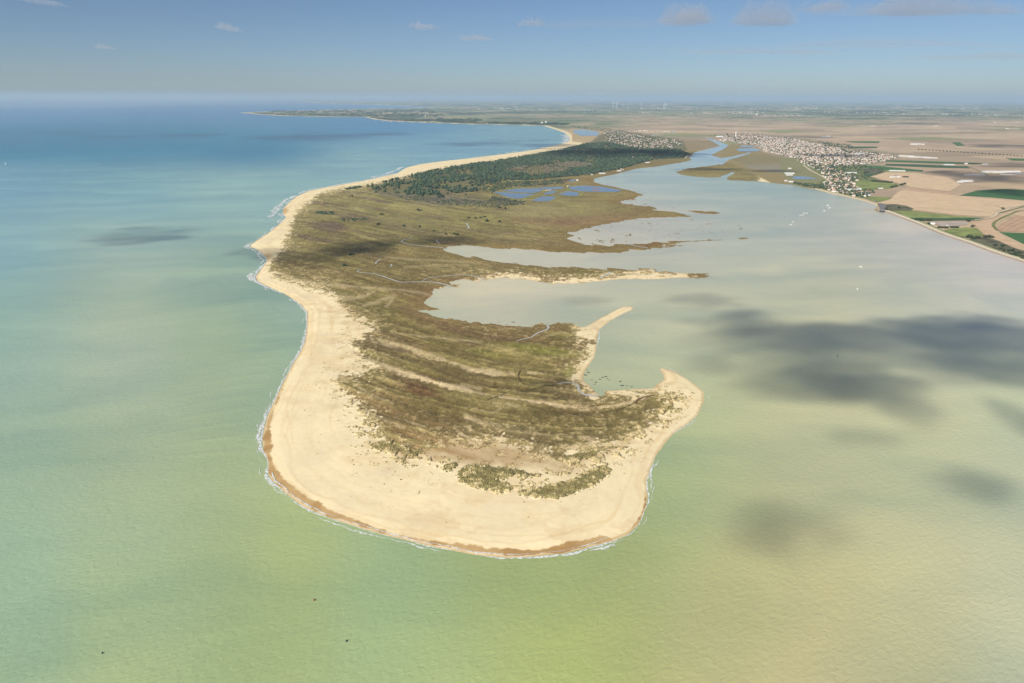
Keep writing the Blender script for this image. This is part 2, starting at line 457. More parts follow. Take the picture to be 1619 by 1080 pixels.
# distance to the shore in metres, from the map
edge = grow & ~land_any
shore_w = ground(*np.array(OCEAN + LAGOON[:-2], float).T)[:, :2]
_gw = ground(pxw[keep], pyw[keep])
d_sh = pdist(shore_w, _gw[:, 0], _gw[:, 1])
isl_k = isl[keep]
for q in ISLETS:
    qw = ground(*np.array(q, float).T)[:, :2]
    b = (np.abs(x - np.mean([a[0] for a in q])) < 60) & (np.abs(y - np.mean([a[1] for a in q])) < 20)
    dq = pdist(qw, wx[b], wy[b], True)
    d_sh[b] = np.minimum(d_sh[b], dq)
fc = ground(*np.array(FARCOAST, float).T)[:, :2]
b = y < 172
d_sh[b] = np.minimum(d_sh[b], pdist(fc, wx[b], wy[b]))
mudk = mudland[keep]
d_sh = np.where(mudk, 2.0, d_sh)
sd = np.where(landk, d_sh, -d_sh)

# ---- masks
nz1 = fbm(wx / 18, wy / 18, 4, 3) - .5
nz2 = fbm(wx / 6, wy / 6, 3, 11) - .5
nzb = fbm(wx / 90, wy / 140, 4, 21) - .5
depth = np.maximum(y - 154, 1.0)
pers = np.clip(depth / 450, .08, 1.2)                       # how large a metre shows there
veg_sd = sdf(VEG, x, y, 400)
veg_edge = veg_sd + (nz1 * 46 + nz2 * 22) * pers
spit = (veg_sd > -200) & (y > 218) & (x < 1120)
vegm = smooth(-1.5, 3.0 * pers + 1, veg_edge)
# streak coordinate: old beach ridges curve round the tip
Gx = np.interp(x, [430, 540, 600, 691, 780, 895, 973, 1017, 1060], [-60, -25, 0, 28, 51, 66, 65, 51, 30])
kk = np.interp(y, [250, 330, 450, 560], [.3, .5, .75, 1.0])
sy = np.maximum(y - Gx * kk, 160)
tS = np.log(sy - 150)
aS = (x - 800) / depth
st1 = fbm(tS * 42, aS * 3.2, 4, 31)
st2 = fbm(tS * 95, aS * 7, 3, 41)
st3 = fbm(tS * 17, aS * 2.2, 3, 51)

OL = alb((134, 120, 70)); BR = alb((110, 92, 58)); YE = alb((166, 152, 94)); RB = alb((122, 92, 62)); DK = alb((92, 82, 48))
SANDC = alb((255, 236, 190)); WET = alb((206, 172, 120)); MARSH = alb((150, 136, 86))


def mixc(a, bcol, f):
    return a + (bcol - a) * f[:, None]


veg = np.broadcast_to(OL, (len(x), 3)).copy()
veg = mixc(veg, YE, np.clip(smooth(.5, .72, st1) * .75, 0, 1))
veg = mixc(veg, BR, smooth(.5, .3, st3) * .6)
veg = mixc(veg, RB, smooth(.58, .74, fbm(tS * 30, aS * 4, 3, 61)) * .5)
veg = mixc(veg, DK, smooth(.56, .75, st2) * .4)
st4 = fbm(tS * 150, aS * 5, 3, 45)
veg = mixc(veg, alb((190, 170, 112)), smooth(.60, .74, st4) * .55)
veg = mixc(veg, alb((84, 70, 42)), smooth(.40, .26, st4) * .3)
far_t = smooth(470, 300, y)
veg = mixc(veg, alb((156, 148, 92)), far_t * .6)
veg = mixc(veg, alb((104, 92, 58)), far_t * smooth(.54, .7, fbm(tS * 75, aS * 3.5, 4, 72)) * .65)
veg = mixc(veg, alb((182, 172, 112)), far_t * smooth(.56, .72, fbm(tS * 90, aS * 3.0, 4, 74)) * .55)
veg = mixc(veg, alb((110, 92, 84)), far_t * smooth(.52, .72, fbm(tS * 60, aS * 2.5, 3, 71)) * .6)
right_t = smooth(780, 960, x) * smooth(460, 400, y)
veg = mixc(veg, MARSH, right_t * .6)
for cx, cyy, rx, ry, c, s in DARKS:
    b = (np.abs(x - cx) < rx * 2.2) & (np.abs(y - cyy) < ry * 2.6)
    gdx = np.interp(x[b], [430, 540, 600, 691, 780, 895, 973, 1017, 1060], [-60, -25, 0, 28, 51, 66, 65, 51, 30]) * kk[b]
    gc = np.interp(cx, [430, 540, 600, 691, 780, 895, 973, 1017, 1060], [-60, -25, 0, 28, 51, 66, 65, 51, 30]) * np.interp(cyy, [250, 330, 450, 560], [.3, .5, .75, 1.0])
    rr = ((x[b] - cx) / rx) ** 2 + ((y[b] - cyy - (gdx - gc) * .8) / ry) ** 2
    f = smooth(1.9, .2, rr + (st1[b] - .5) * 3.2 + nz1[b] * 1.5) * s
    veg[b] = mixc(veg[b], alb(c), f)
for pl, wd, s in STREAKS:
    P = np.array(pl)
    b = (x > P[:, 0].min() - 30) & (x < P[:, 0].max() + 30) & (y > P[:, 1].min() - 25) & (y < P[:, 1].max() + 25)
    d = pdist(pl, x[b], y[b])
    f = smooth(wd * 1.7, wd * .2, d + nz1[b] * wd * 3.0 + nz2[b] * wd * 2.2) * s
    veg[b] = mixc(veg[b], alb((232, 208, 160)), f)
# speckle of sand and dark tufts near the dune edge
spk = smooth(.12, .3, nz2 + nz1 * .5)
edge_t = np.exp(-np.clip(veg_sd, 0, 200) / (26 * pers + 2)) * spit
veg = mixc(veg, alb((236, 212, 162)), np.clip(edge_t * (.15 + spk) * .9, 0, .9))
grain = 1 + (nz2 * .55 + nz1 * .6) * np.clip(pers * 2, .3, 1)
veg *= np.clip(grain, .5, 1.6)[:, None]
veg *= (1 + (fbm(tS * 26, aS * 6, 3, 77) - .5) * .4)[:, None].clip(.6, 1.4)
# marsh rim on the lagoon side: reddish brown mud and glasswort
lag_w = ground(*np.array(LAGOON[34:150], float).T)[:, :2]
dl = np.full(len(x), 1e6)
b = (y > 255) & (y < 530) & (x > 620) & (x < 1200)
dl[b] = pdist(lag_w, wx[b], wy[b])
rim = np.exp(-dl / (26 + .018 * wy)) * .6
veg = mixc(veg, alb((144, 116, 70)), np.clip(rim * (.3 + 1.3 * st1), 0, .75))

# sand: ripples, wheel-wide bands and damp stains
bs = fbm(wx / 60, wy / 60, 4, 81) - .5
sandc = SANDC * (1 + bs * .10 + nz2 * .05)[:, None]
band = fbm(np.clip(sd, 0, 400) / 9 + nzb * 3, (wx + wy) / 400, 3, 91) - .5
sandc = mixc(sandc, alb((238, 204, 148)), smooth(.0, .28, band) * .42)
sandc = mixc(sandc, alb((226, 190, 132)), smooth(.35, .9, np.exp(-((sd - 30 - nzb * 34) / 3.2) ** 2)) * (.25 + .9 * (nz1 + .5)) * .3)
sandc = mixc(sandc, alb((230, 198, 144)), smooth(.3, .9, np.exp(-((sd - 62 - nzb * 60) / 5) ** 2)) * (.2 + .8 * (nz1 + .5)) * .22)
sandc = mixc(sandc, alb((228, 196, 146)), smooth(.55, .72, fbm(wx / 140 + nz1, wy / 90 + nzb * 2, 4, 83)) * .35)
sandc = mixc(sandc, alb((244, 224, 190)), smooth(.0, .3, -bs) * .4)
tan_sd = sdf(TANFLAT, x, y, 60) + (nz1 * 20 + nzb * 14)
sandc = mixc(sandc, alb((186, 154, 106)), np.clip(smooth(-10, 14, tan_sd) * (.35 + st1 * .9), 0, 1))
sandc = mixc(sandc, alb((196, 164, 108)), smooth(.50, .75, fbm(wx / 35, wy / 22, 4, 95)) * smooth(-60, -5, veg_sd) * (y > 480) * .35)
# sparse grass on the back beach
sp = smooth(.16, .34, nz2 + nz1 * .35) * np.exp(np.clip(veg_sd, -200, 0) / (30 * pers)) * .55
sandc = mixc(sandc, alb((150, 134, 74)), sp)
# wet band
wsd = sdf(WETPOLY, x, y, 40) + nz1 * 8 + nz2 * 4 + nzb * 9 - 2.2
wetm = smooth(-1.2, 1.6, wsd)
wetm = np.maximum(wetm, .55 * smooth(5, 1, sd + nz1 * 8) * (sd > -50) * (y > 280) * (cell < 40))
wet_c = mixc(np.broadcast_to(WET, sandc.shape).copy(), alb((186, 148, 96)), smooth(-.1, .25, bs + nz1 * .6))
flat_m = smooth(7, -1, np.hypot((x - 1040) / 1.6, (y - 612))) * .8                      # tidal flats
flat_m = np.maximum(flat_m, smooth(10, 2, np.hypot((x - 421) / 1.5, (y - 406))) * .8)
flat_m = np.maximum(flat_m, smooth(7, 2, np.hypot((x - 451), (y - 333))) * .9)
sandc = mixc(sandc, wet_c, wetm)
sandc = mixc(sandc, alb((206, 172, 118)), flat_m)
tuft = np.zeros(len(x))
for q in TUFTDUNES:
    tuft = np.maximum(tuft, smooth(-2, 3, sdf(q, x, y, 30) + nz1 * 7 + nz2 * 7))
scat = (smooth(30, 10, np.hypot((x - 1055) / 1.2, (y - 640))) * smooth(.0, .14, nz2 + nz1 * .4))
tuft = np.maximum(tuft, scat * .9)
for q in ([(556, 632), (600, 672), (612, 700), (650, 716), (700, 728), (728, 734), (690, 748), (640, 738), (595, 722), (560, 690), (540, 650)], [(880, 738), (945, 714), (1008, 684), (1058, 648), (1076, 652), (1050, 690), (1000, 722), (965, 742), (930, 745)],
          [(715, 736), (800, 742), (865, 750), (905, 742), (890, 760), (840, 772), (815, 776), (770, 764)]):
    tuft = np.maximum(tuft, smooth(-6, 12, sdf(q, x, y, 30) + nzb * 12) * smooth(.07, .26, nz2 + nz1 * .6) * .75)
tuftc = mixc(np.broadcast_to(alb((150, 140, 70)), sandc.shape).copy(), alb((214, 196, 130)), smooth(-.05, .25, nz2 + nz1 * .4))
sandc = mixc(sandc, tuftc, tuft * .85)
spitcol = mixc(sandc, veg, vegm)

# ---- mainland: patchwork of ploughed land, pasture and far hedged country
cells_n = 3
rot = .35
ax = wx * math.cos(rot) + wy * math.sin(rot); ay = -wx * math.sin(rot) + wy * math.cos(rot)


def patch(ax, ay, sx, sy, seed):
    iy = np.floor(ay / sy); off = hash2(iy, iy * 0 + 7, seed) * sx
    ix = np.floor((ax + off) / (sx * (.6 + .9 * hash2(iy, iy * 0 + 3, seed))))
    return hash2(ix, iy, seed), hash2(ix, iy, seed + 5)


p1, p2 = patch(ax, ay, 900, 520, 5)
PAL = np.array([alb(c) for c in [(204, 180, 148), (196, 172, 142), (184, 162, 136), (208, 184, 148), (192, 168, 140), (176, 156, 130), (202, 180, 150), (160, 158, 112)]])
field = PAL[np.clip((p1 * 8).astype(int), 0, 7)] * (0.93 + .14 * p2)[:, None]
q1, q2 = patch(ax, ay, 700, 600, 15)
PALG = np.array([alb(c) for c in [(150, 160, 120), (126, 146, 100), (176, 160, 130), (140, 150, 110), (188, 168, 138), (96, 112, 82), (160, 156, 118), (112, 128, 92)]])
pasture = PALG[np.clip((q1 * 8).astype(int), 0, 7)] * (0.9 + .2 * q2)[:, None]
hn = fbm(wx / 4200, wy / 5200, 4, 101)
left_t = smooth(1060, 860, x + (hn - .5) * 300) * smooth(215, 196, y + (hn - .5) * 10)
far_h = smooth(198, 177, y + (hn - .5) * 16)
field = mixc(field, pasture, np.clip(np.maximum(left_t * .85, far_h), 0, 1))
wood = smooth(.56, .64, fbm(wx / 1500, wy / 1900, 5, 111)) * far_h
field = mixc(field, alb((74, 88, 72)), wood * .85)
hedge = smooth(.62, .68, fbm(ax / 260, ay / 900, 4, 121)) * smooth(200, 185, y) * .5
field = mixc(field, alb((84, 98, 76)), hedge)
field *= (1 + (fbm(wx / 120, wy / 120, 3, 131) - .5) * .12)[:, None]


def zone(poly, c, s=1.0, soft=1.0, noise=0.0, only=None):
    global field
    v = sdf(poly, x, y, 30) + (nzb * noise if noise else 0)
    f = smooth(-soft, soft, v) * s
    field = mixc(field, alb(c) if len(c) == 3 and max(c) > 1 else c, f)


# marsh between the channel and the town
zone([(1060, 272), (1090, 265), (1150, 259), (1152, 252), (1122, 245), (1152, 229), (1170, 228), (1205, 240), (1235, 252), (1245, 262), (1252, 275), (1290, 288), (1300, 300), (1250, 294), (1150, 287), (1090, 282)], (158, 142, 98), 1, 1.5, 4)
zone([(1150, 250), (1185, 243), (1230, 246), (1245, 256), (1180, 262)], (146, 136, 100), .7, 2, 5)
zone([(1175, 262), (1240, 258), (1262, 268), (1258, 276), (1190, 268)], (150, 146, 132), .7, 2, 5)
zone([(1232, 247), (1262, 251), (1300, 270), (1314, 287), (1296, 300), (1250, 293), (1236, 272)], (146, 144, 102), 1, 1.5, 3)
zone([(1100, 240), (1138, 230), (1126, 222), (1080, 222), (1082, 240)], (160, 142, 108), 1, 1.5, 3)
zone([(1010, 266), (1092, 255), (1085, 249), (1040, 249), (1000, 258), (985, 268)], (156, 140, 98), 1, 1.5, 3)
zone([(895, 226), (900, 219), (893, 208), (905, 203), (950, 207), (962, 212), (962, 224), (930, 227)], (196, 172, 128), .9, 1.5, 3)
# garden green round the houses
zone([(1130, 216), (1150, 212), (1240, 215), (1300, 225), (1420, 243), (1425, 250), (1380, 262), (1330, 262), (1300, 262), (1200, 236), (1150, 224)], (150, 142, 116), .8, 2, 4)
zone([(1262, 252), (1330, 262), (1400, 262), (1400, 270), (1370, 300), (1380, 318), (1300, 302), (1290, 292), (1305, 282)], (122, 132, 84), .95, 2, 4)
zone([(950, 212), (980, 206), (1080, 222), (1090, 245), (1000, 262), (930, 274), (900, 250), (930, 228)], (120, 118, 84), .9, 2, 4)
SHORE_SAND = [(1290, 299.7), (1311, 304.8), (1340, 311.5), (1366.9, 317.3), (1386, 324)]
b = (x > 1270) & (x < 1400) & (y > 290) & (y < 335)
field[b] = mixc(field[b], alb((232, 212, 172)), smooth(2.6, 1.0, pdist(SHORE_SAND, x[b], y[b])))
# far coast beach rim
rimw = smooth(1.0, .4, np.clip(sd, 0, None) / (55 + .006 * wy)) * ((x < 905) | (y < 172)) * (y < 232)
# pine heath ground
forest_floor = alb((124, 118, 82))
FOREST = [(575, 294), (620, 285.5), (655, 277), (690, 269.5), (740, 261), (800, 252.5), (850, 244.5), (880, 239), (900, 234.5), (925, 228), (960, 226), (985, 231),
          (1030, 236), (1075, 238), (1088, 244), (1080, 250), (1040, 252), (1010, 259), (985, 267), (940, 274), (910, 279), (880, 281.5), (830, 286), (800, 286), (770, 292), (752, 304), (725, 306), (690, 300), (700, 312), (660, 309), (625, 308), (592, 302)]
fsd = sdf(FOREST, x, y, 40) + nzb * 8

on_spit = smooth(-1, 1.5, sdf([(925, 226), (950, 228), (1000, 240), (1100, 238), (1160, 260), (1240, 300), (1250, 460), (1140, 470), (1150, 700), (1000, 930), (380, 930), (370, 300), (620, 262), (890, 222)], x, y, 900))
sand_far = SANDC * (1 + bs * .08)[:, None]
land_c = mixc(field, sand_far * .92, rimw * (1 - on_spit))
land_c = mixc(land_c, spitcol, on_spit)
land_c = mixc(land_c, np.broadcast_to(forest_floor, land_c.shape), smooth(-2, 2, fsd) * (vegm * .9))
mar = isl_k | (inside(ISLETS[0], x, y))
land_c[isl_k] = alb((146, 122, 74)) * (1 + nz1[isl_k] * .5)[:, None]
land_c[mudk] = mixc(np.broadcast_to(alb((168, 156, 138)), (mudk.sum(), 3)).copy(), alb((132, 116, 82)), smooth(.4, .6, fbm(wx[mudk] / 40, wy[mudk] / 60, 3, 531)))
# underwater skirt
land_c = mixc(land_c, alb((150, 132, 96)), smooth(1, -4, sd) * .7)

CREEKS = [([(571, 427), (566, 430), (568, 432), (592.5, 435), (612.5, 441), (632.5, 447.5), (650, 447.5), (680, 447), (700, 450), (714, 454)], 2.0),
          ([(667.5, 445.5), (675, 442), (685, 439.5), (705, 437.5), (730, 435.7), (750, 437.5), (768, 443)], 1.6),
          ([(649, 375), (650, 377.5), (640, 380), (635, 383), (645, 387), (670, 390), (690, 391.5), (706, 393.5)], 1.6),
          ([(737, 354), (739, 357), (741, 359), (740, 363)], 1.4), ([(602, 411), (599, 413), (595, 416), (594, 419)], 1.3), ([(618, 419), (619.5, 421), (617, 423)], 1.4),
          ([(816, 541.5), (827, 538), (838.5, 535.7), (846, 531), (853, 527), (866, 521.5), (866, 515)], 2.0),
          ([(880, 609), (892, 607), (905, 607), (913.7, 612), (916.3, 620), (926.6, 626), (945, 626.5)], 3.0),
          ([(690, 380), (691, 383), (695, 386)], 1.0), ([(966, 431), (960, 435), (953, 438), (950, 441)], 1.8), ([(1024, 424), (1036, 428), (1041, 430)], 1.4), ([(990, 386), (1003, 389.5), (1024, 393)], 1.8)]
crk = np.full(len(x), 99.0)                                  # distance to the nearest creek, map pixels
for pl, w in CREEKS:
    P_ = np.array(pl)
    b = (x > P_[:, 0].min() - 9) & (x < P_[:, 0].max() + 9) & (y > P_[:, 1].min() - 9) & (y < P_[:, 1].max() + 9)
    crk[b] = np.minimum(crk[b], pdist(pl, x[b], y[b] ))
crk_m = smooth(2.0, 6.0, crk)
# ---- heights
scl = np.maximum(24, 1.6 * cell)
zz = np.clip(sd / scl, -1, 1) * 1.6
rise = smooth(15, 140, sd)
zz += rise * 1.2 * smooth(8000, 3000, wy)
dune = on_spit * smooth(-8, 12, veg_sd) * smooth(10, 60, sd) * crk_m
near = smooth(3500, 1200, wy)
zz += dune * near * ((st1 - .45) * 6 + (st4 - .5) * 2.5 + nz1 * 2.4 + nz2 * 1.6)
zz += tuft * near * (1.8 + nz2 * 3)
zz += near * on_spit * (1 - dune) * smooth(20, 60, sd) * (bs * 1.2 + nz2 * .15)
zz = np.where(sd > 2, np.maximum(zz, .12), zz)
zz = np.where(sd > 40, np.maximum(zz, .6), zz)

VV = np.stack([wx, wy, zz], 1)
ia = idx.reshape(shp)
Q = np.stack([ia[:-1, :-1], ia[:-1, 1:], ia[1:, 1:], ia[1:, :-1]], -1).reshape(-1, 4)
Q = Q[(Q >= 0).all(1)]
fx_, fy_ = x[Q].mean(1), y[Q].mean(1)
f_spit = on_spit[Q].mean(1) > .5
f_veg = vegm[Q].mean(1) > .5
f_for = (smooth(-2, 2, fsd) * vegm)[Q].mean(1) > .5
f_isl = isl_k[Q].mean(1) > .01
f_marsh = f_spit & f_veg & inside([(690, 470), (640, 440), (640, 395), (700, 360), (760, 330), (800, 322), (930, 285), (1250, 285), (1250, 470), (700, 500)], fx_, fy_)
f_head = ~f_spit & inside([(360, 160), (720, 160), (800, 192), (800, 200), (360, 200)], fx_, fy_)
cls = np.full(len(Q), 4)
cls[f_head] = 5
cls[f_spit] = 0
cls[f_spit & f_veg] = 1
cls[f_marsh] = 2
cls[f_for & f_spit] = 3


def terrain(name, sel, mat):
    q = Q[sel]
    if not len(q):
        return None
    u, inv = np.unique(q, return_inverse=True)
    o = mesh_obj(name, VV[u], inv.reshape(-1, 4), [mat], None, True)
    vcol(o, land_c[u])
    o['kind'] = 'structure'
    return o


terrain('sand_beach', cls == 0, M_SAND)
terrain('dune_heath', cls == 1, M_HEATH)
terrain('salt_marsh', cls == 2, M_HEATH)
terrain('forest_floor', cls == 3, M_HEATH)
terrain('farmland', cls == 4, M_FIELD)
terrain('headland', cls == 5, M_FIELD)


def ground_z(X, Y):
    """Height of the sheet near a photo position."""
    j = np.argmin((x - X) ** 2 + (y - Y) ** 2)
    return float(zz[j])


# ------------------------------------------------------------------ water
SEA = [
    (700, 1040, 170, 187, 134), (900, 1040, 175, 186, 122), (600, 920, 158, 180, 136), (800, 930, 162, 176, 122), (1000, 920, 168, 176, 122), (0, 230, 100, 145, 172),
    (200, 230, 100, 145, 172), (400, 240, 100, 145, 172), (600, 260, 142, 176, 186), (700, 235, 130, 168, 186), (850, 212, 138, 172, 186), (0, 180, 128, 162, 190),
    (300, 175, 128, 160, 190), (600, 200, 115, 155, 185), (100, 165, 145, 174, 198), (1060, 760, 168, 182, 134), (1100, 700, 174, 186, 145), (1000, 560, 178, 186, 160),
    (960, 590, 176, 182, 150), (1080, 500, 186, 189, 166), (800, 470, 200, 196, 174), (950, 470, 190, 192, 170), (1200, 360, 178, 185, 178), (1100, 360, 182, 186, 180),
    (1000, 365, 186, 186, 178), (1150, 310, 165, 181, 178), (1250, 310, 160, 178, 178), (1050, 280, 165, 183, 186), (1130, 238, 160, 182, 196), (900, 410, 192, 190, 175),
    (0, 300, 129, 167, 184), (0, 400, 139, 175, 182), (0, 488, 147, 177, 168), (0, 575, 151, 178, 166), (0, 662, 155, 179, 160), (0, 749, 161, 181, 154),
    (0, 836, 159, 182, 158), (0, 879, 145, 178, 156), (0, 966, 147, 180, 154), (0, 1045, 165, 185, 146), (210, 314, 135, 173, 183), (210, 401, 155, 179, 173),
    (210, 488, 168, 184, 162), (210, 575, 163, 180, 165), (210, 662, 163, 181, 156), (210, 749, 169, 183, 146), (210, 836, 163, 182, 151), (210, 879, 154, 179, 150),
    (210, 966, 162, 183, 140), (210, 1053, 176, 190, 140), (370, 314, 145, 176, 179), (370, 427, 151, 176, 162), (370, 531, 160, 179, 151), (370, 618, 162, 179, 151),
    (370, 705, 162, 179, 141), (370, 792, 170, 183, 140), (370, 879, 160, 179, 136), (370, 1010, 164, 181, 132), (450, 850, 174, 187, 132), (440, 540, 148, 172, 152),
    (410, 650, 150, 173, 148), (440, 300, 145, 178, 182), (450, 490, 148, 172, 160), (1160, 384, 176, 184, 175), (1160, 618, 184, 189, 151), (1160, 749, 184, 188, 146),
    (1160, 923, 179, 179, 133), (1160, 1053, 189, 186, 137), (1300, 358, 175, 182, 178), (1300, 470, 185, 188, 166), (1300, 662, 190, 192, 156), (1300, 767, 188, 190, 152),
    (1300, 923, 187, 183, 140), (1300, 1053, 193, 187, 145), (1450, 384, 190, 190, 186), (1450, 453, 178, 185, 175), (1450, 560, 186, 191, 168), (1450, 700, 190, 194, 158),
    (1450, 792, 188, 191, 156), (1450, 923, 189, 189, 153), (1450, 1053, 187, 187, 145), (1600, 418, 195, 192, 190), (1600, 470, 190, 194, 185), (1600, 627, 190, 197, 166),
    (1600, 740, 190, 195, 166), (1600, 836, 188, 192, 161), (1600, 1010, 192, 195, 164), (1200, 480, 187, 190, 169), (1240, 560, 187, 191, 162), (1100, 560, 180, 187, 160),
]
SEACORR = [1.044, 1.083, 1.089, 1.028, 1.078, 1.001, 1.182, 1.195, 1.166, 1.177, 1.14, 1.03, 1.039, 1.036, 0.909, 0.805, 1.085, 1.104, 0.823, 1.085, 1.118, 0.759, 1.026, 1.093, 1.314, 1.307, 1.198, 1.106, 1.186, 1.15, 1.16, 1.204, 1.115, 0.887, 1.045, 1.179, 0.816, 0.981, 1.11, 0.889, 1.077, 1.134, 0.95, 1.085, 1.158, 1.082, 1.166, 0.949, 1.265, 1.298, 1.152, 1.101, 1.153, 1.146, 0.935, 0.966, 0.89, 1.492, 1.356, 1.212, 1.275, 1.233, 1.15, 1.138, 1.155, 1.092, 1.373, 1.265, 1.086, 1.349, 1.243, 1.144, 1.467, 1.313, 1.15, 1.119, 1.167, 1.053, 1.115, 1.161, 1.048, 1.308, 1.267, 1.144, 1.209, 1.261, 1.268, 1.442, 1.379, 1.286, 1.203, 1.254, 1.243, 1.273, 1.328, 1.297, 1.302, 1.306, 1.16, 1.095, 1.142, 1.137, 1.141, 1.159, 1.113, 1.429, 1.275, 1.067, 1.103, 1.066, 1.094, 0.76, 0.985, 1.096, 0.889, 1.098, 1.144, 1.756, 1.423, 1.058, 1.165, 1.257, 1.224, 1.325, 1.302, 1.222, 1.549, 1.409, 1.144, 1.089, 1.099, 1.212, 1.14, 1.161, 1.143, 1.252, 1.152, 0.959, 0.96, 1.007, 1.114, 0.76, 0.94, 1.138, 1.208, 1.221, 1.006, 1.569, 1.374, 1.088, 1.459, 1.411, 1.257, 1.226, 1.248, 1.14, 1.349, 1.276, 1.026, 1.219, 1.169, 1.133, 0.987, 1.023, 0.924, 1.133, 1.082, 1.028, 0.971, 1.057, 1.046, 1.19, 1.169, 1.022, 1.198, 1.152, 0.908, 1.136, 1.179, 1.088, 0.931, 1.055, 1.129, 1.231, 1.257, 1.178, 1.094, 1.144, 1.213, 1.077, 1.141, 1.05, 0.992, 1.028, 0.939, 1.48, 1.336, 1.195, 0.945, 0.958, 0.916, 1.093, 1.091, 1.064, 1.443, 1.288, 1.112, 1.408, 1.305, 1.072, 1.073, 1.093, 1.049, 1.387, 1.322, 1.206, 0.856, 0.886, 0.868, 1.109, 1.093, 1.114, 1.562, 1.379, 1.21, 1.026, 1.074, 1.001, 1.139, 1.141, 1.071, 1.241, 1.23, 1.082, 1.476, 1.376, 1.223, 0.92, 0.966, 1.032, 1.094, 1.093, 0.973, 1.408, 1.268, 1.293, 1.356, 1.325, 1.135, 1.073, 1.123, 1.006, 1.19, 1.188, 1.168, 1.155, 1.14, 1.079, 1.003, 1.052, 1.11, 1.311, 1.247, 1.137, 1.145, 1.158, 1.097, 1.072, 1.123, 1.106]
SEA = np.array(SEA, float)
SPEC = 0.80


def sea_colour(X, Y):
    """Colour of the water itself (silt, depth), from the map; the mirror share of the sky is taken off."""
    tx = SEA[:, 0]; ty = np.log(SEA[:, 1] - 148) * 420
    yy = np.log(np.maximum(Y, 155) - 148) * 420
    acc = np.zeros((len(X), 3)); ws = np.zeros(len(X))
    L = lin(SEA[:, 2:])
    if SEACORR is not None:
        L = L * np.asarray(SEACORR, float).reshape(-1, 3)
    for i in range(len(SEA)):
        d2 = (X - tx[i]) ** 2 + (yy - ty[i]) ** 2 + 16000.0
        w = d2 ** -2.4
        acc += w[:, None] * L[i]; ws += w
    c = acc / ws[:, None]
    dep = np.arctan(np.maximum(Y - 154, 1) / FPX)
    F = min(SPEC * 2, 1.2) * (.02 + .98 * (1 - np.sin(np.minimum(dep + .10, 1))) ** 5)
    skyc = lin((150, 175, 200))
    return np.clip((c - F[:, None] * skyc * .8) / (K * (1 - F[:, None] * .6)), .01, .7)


def water_mat():
    mt, nt, b = new_mat('sea_water')
    L = nt.links
    at = nt.nodes.new('ShaderNodeAttribute'); at.attribute_name = 'Col'
    g = nt.nodes.new('ShaderNodeNewGeometry')
    mp = nt.nodes.new('ShaderNodeMapping'); mp.vector_type = 'TEXTURE'; mp.inputs['Rotation'].default_value = (0, 0, R(34)); mp.inputs['Scale'].default_value = (1.9, 1.0, 1)
    L.new(g.outputs['Position'], mp.inputs['Vector'])
    n1 = nt.nodes.new('ShaderNodeTexNoise'); n1.inputs['Scale'].default_value = .21; n1.inputs['Detail'].default_value = 3; n1.inputs['Roughness'].default_value = .5; n1.inputs['Distortion'].default_value = .6
    n2 = nt.nodes.new('ShaderNodeTexNoise'); n2.inputs['Scale'].default_value = .035; n2.inputs['Detail'].default_value = 2
    L.new(mp.outputs[0], n1.inputs['Vector']); L.new(mp.outputs[0], n2.inputs['Vector'])
    h = nt.nodes.new('ShaderNodeMath'); h.operation = 'MULTIPLY_ADD'; h.inputs[1].default_value = .8
    L.new(n2.outputs['Fac'], h.inputs[0]); L.new(n1.outputs['Fac'], h.inputs[2])
    bp = nt.nodes.new('ShaderNodeBump'); bp.inputs['Distance'].default_value = 1.5; bp.inputs['Strength'].default_value = .58
    L.new(h.outputs[0], bp.inputs['Height']); L.new(bp.outputs[0], b.inputs['Normal'])
    L.new(at.outputs['Color'], b.inputs['Base Color'])
    b.inputs['Roughness'].default_value = .22
    b.inputs['IOR'].default_value = 1.33
    b.inputs['Specular IOR Level'].default_value = SPEC
    return mt


M_WATER = water_mat()
wr = np.concatenate([[2200, 1700, 1400, 1250, 1170], np.arange(1120, 700, -3.0), np.arange(700, 300, -2.2), np.arange(300, 170, -2.0), np.arange(170, 158, -1.5), [157.5, 157, 156.7, 156.4]])
wY = ground(np.full(len(wr), W / 2), wr)[:, 1]
wu = np.concatenate([np.linspace(-1.8, -.85, 24), np.arange(-.84, .84, 4.5 / FPX), np.linspace(.85, 1.8, 24)])
A, B_ = np.meshgrid(wu, wY)
SX = A * (B_ * math.cos(PITCH) + CAMZ * math.sin(PITCH))
SP = np.stack([SX, B_, np.zeros_like(SX)], -1).reshape(-1, 3)
sxp, syp = topx(SP)
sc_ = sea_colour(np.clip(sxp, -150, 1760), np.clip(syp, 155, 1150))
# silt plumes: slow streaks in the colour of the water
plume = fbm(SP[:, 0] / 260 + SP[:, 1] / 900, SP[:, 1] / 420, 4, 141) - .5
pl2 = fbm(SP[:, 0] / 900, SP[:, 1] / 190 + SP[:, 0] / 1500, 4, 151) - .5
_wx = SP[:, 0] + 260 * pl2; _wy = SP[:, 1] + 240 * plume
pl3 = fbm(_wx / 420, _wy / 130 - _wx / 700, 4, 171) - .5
sc_ *= (1 + np.clip(plume * .16 + pl2 * .14 + pl3 * .36, -.2, .2)[:, None] * np.array([1.2, .85, .5]))
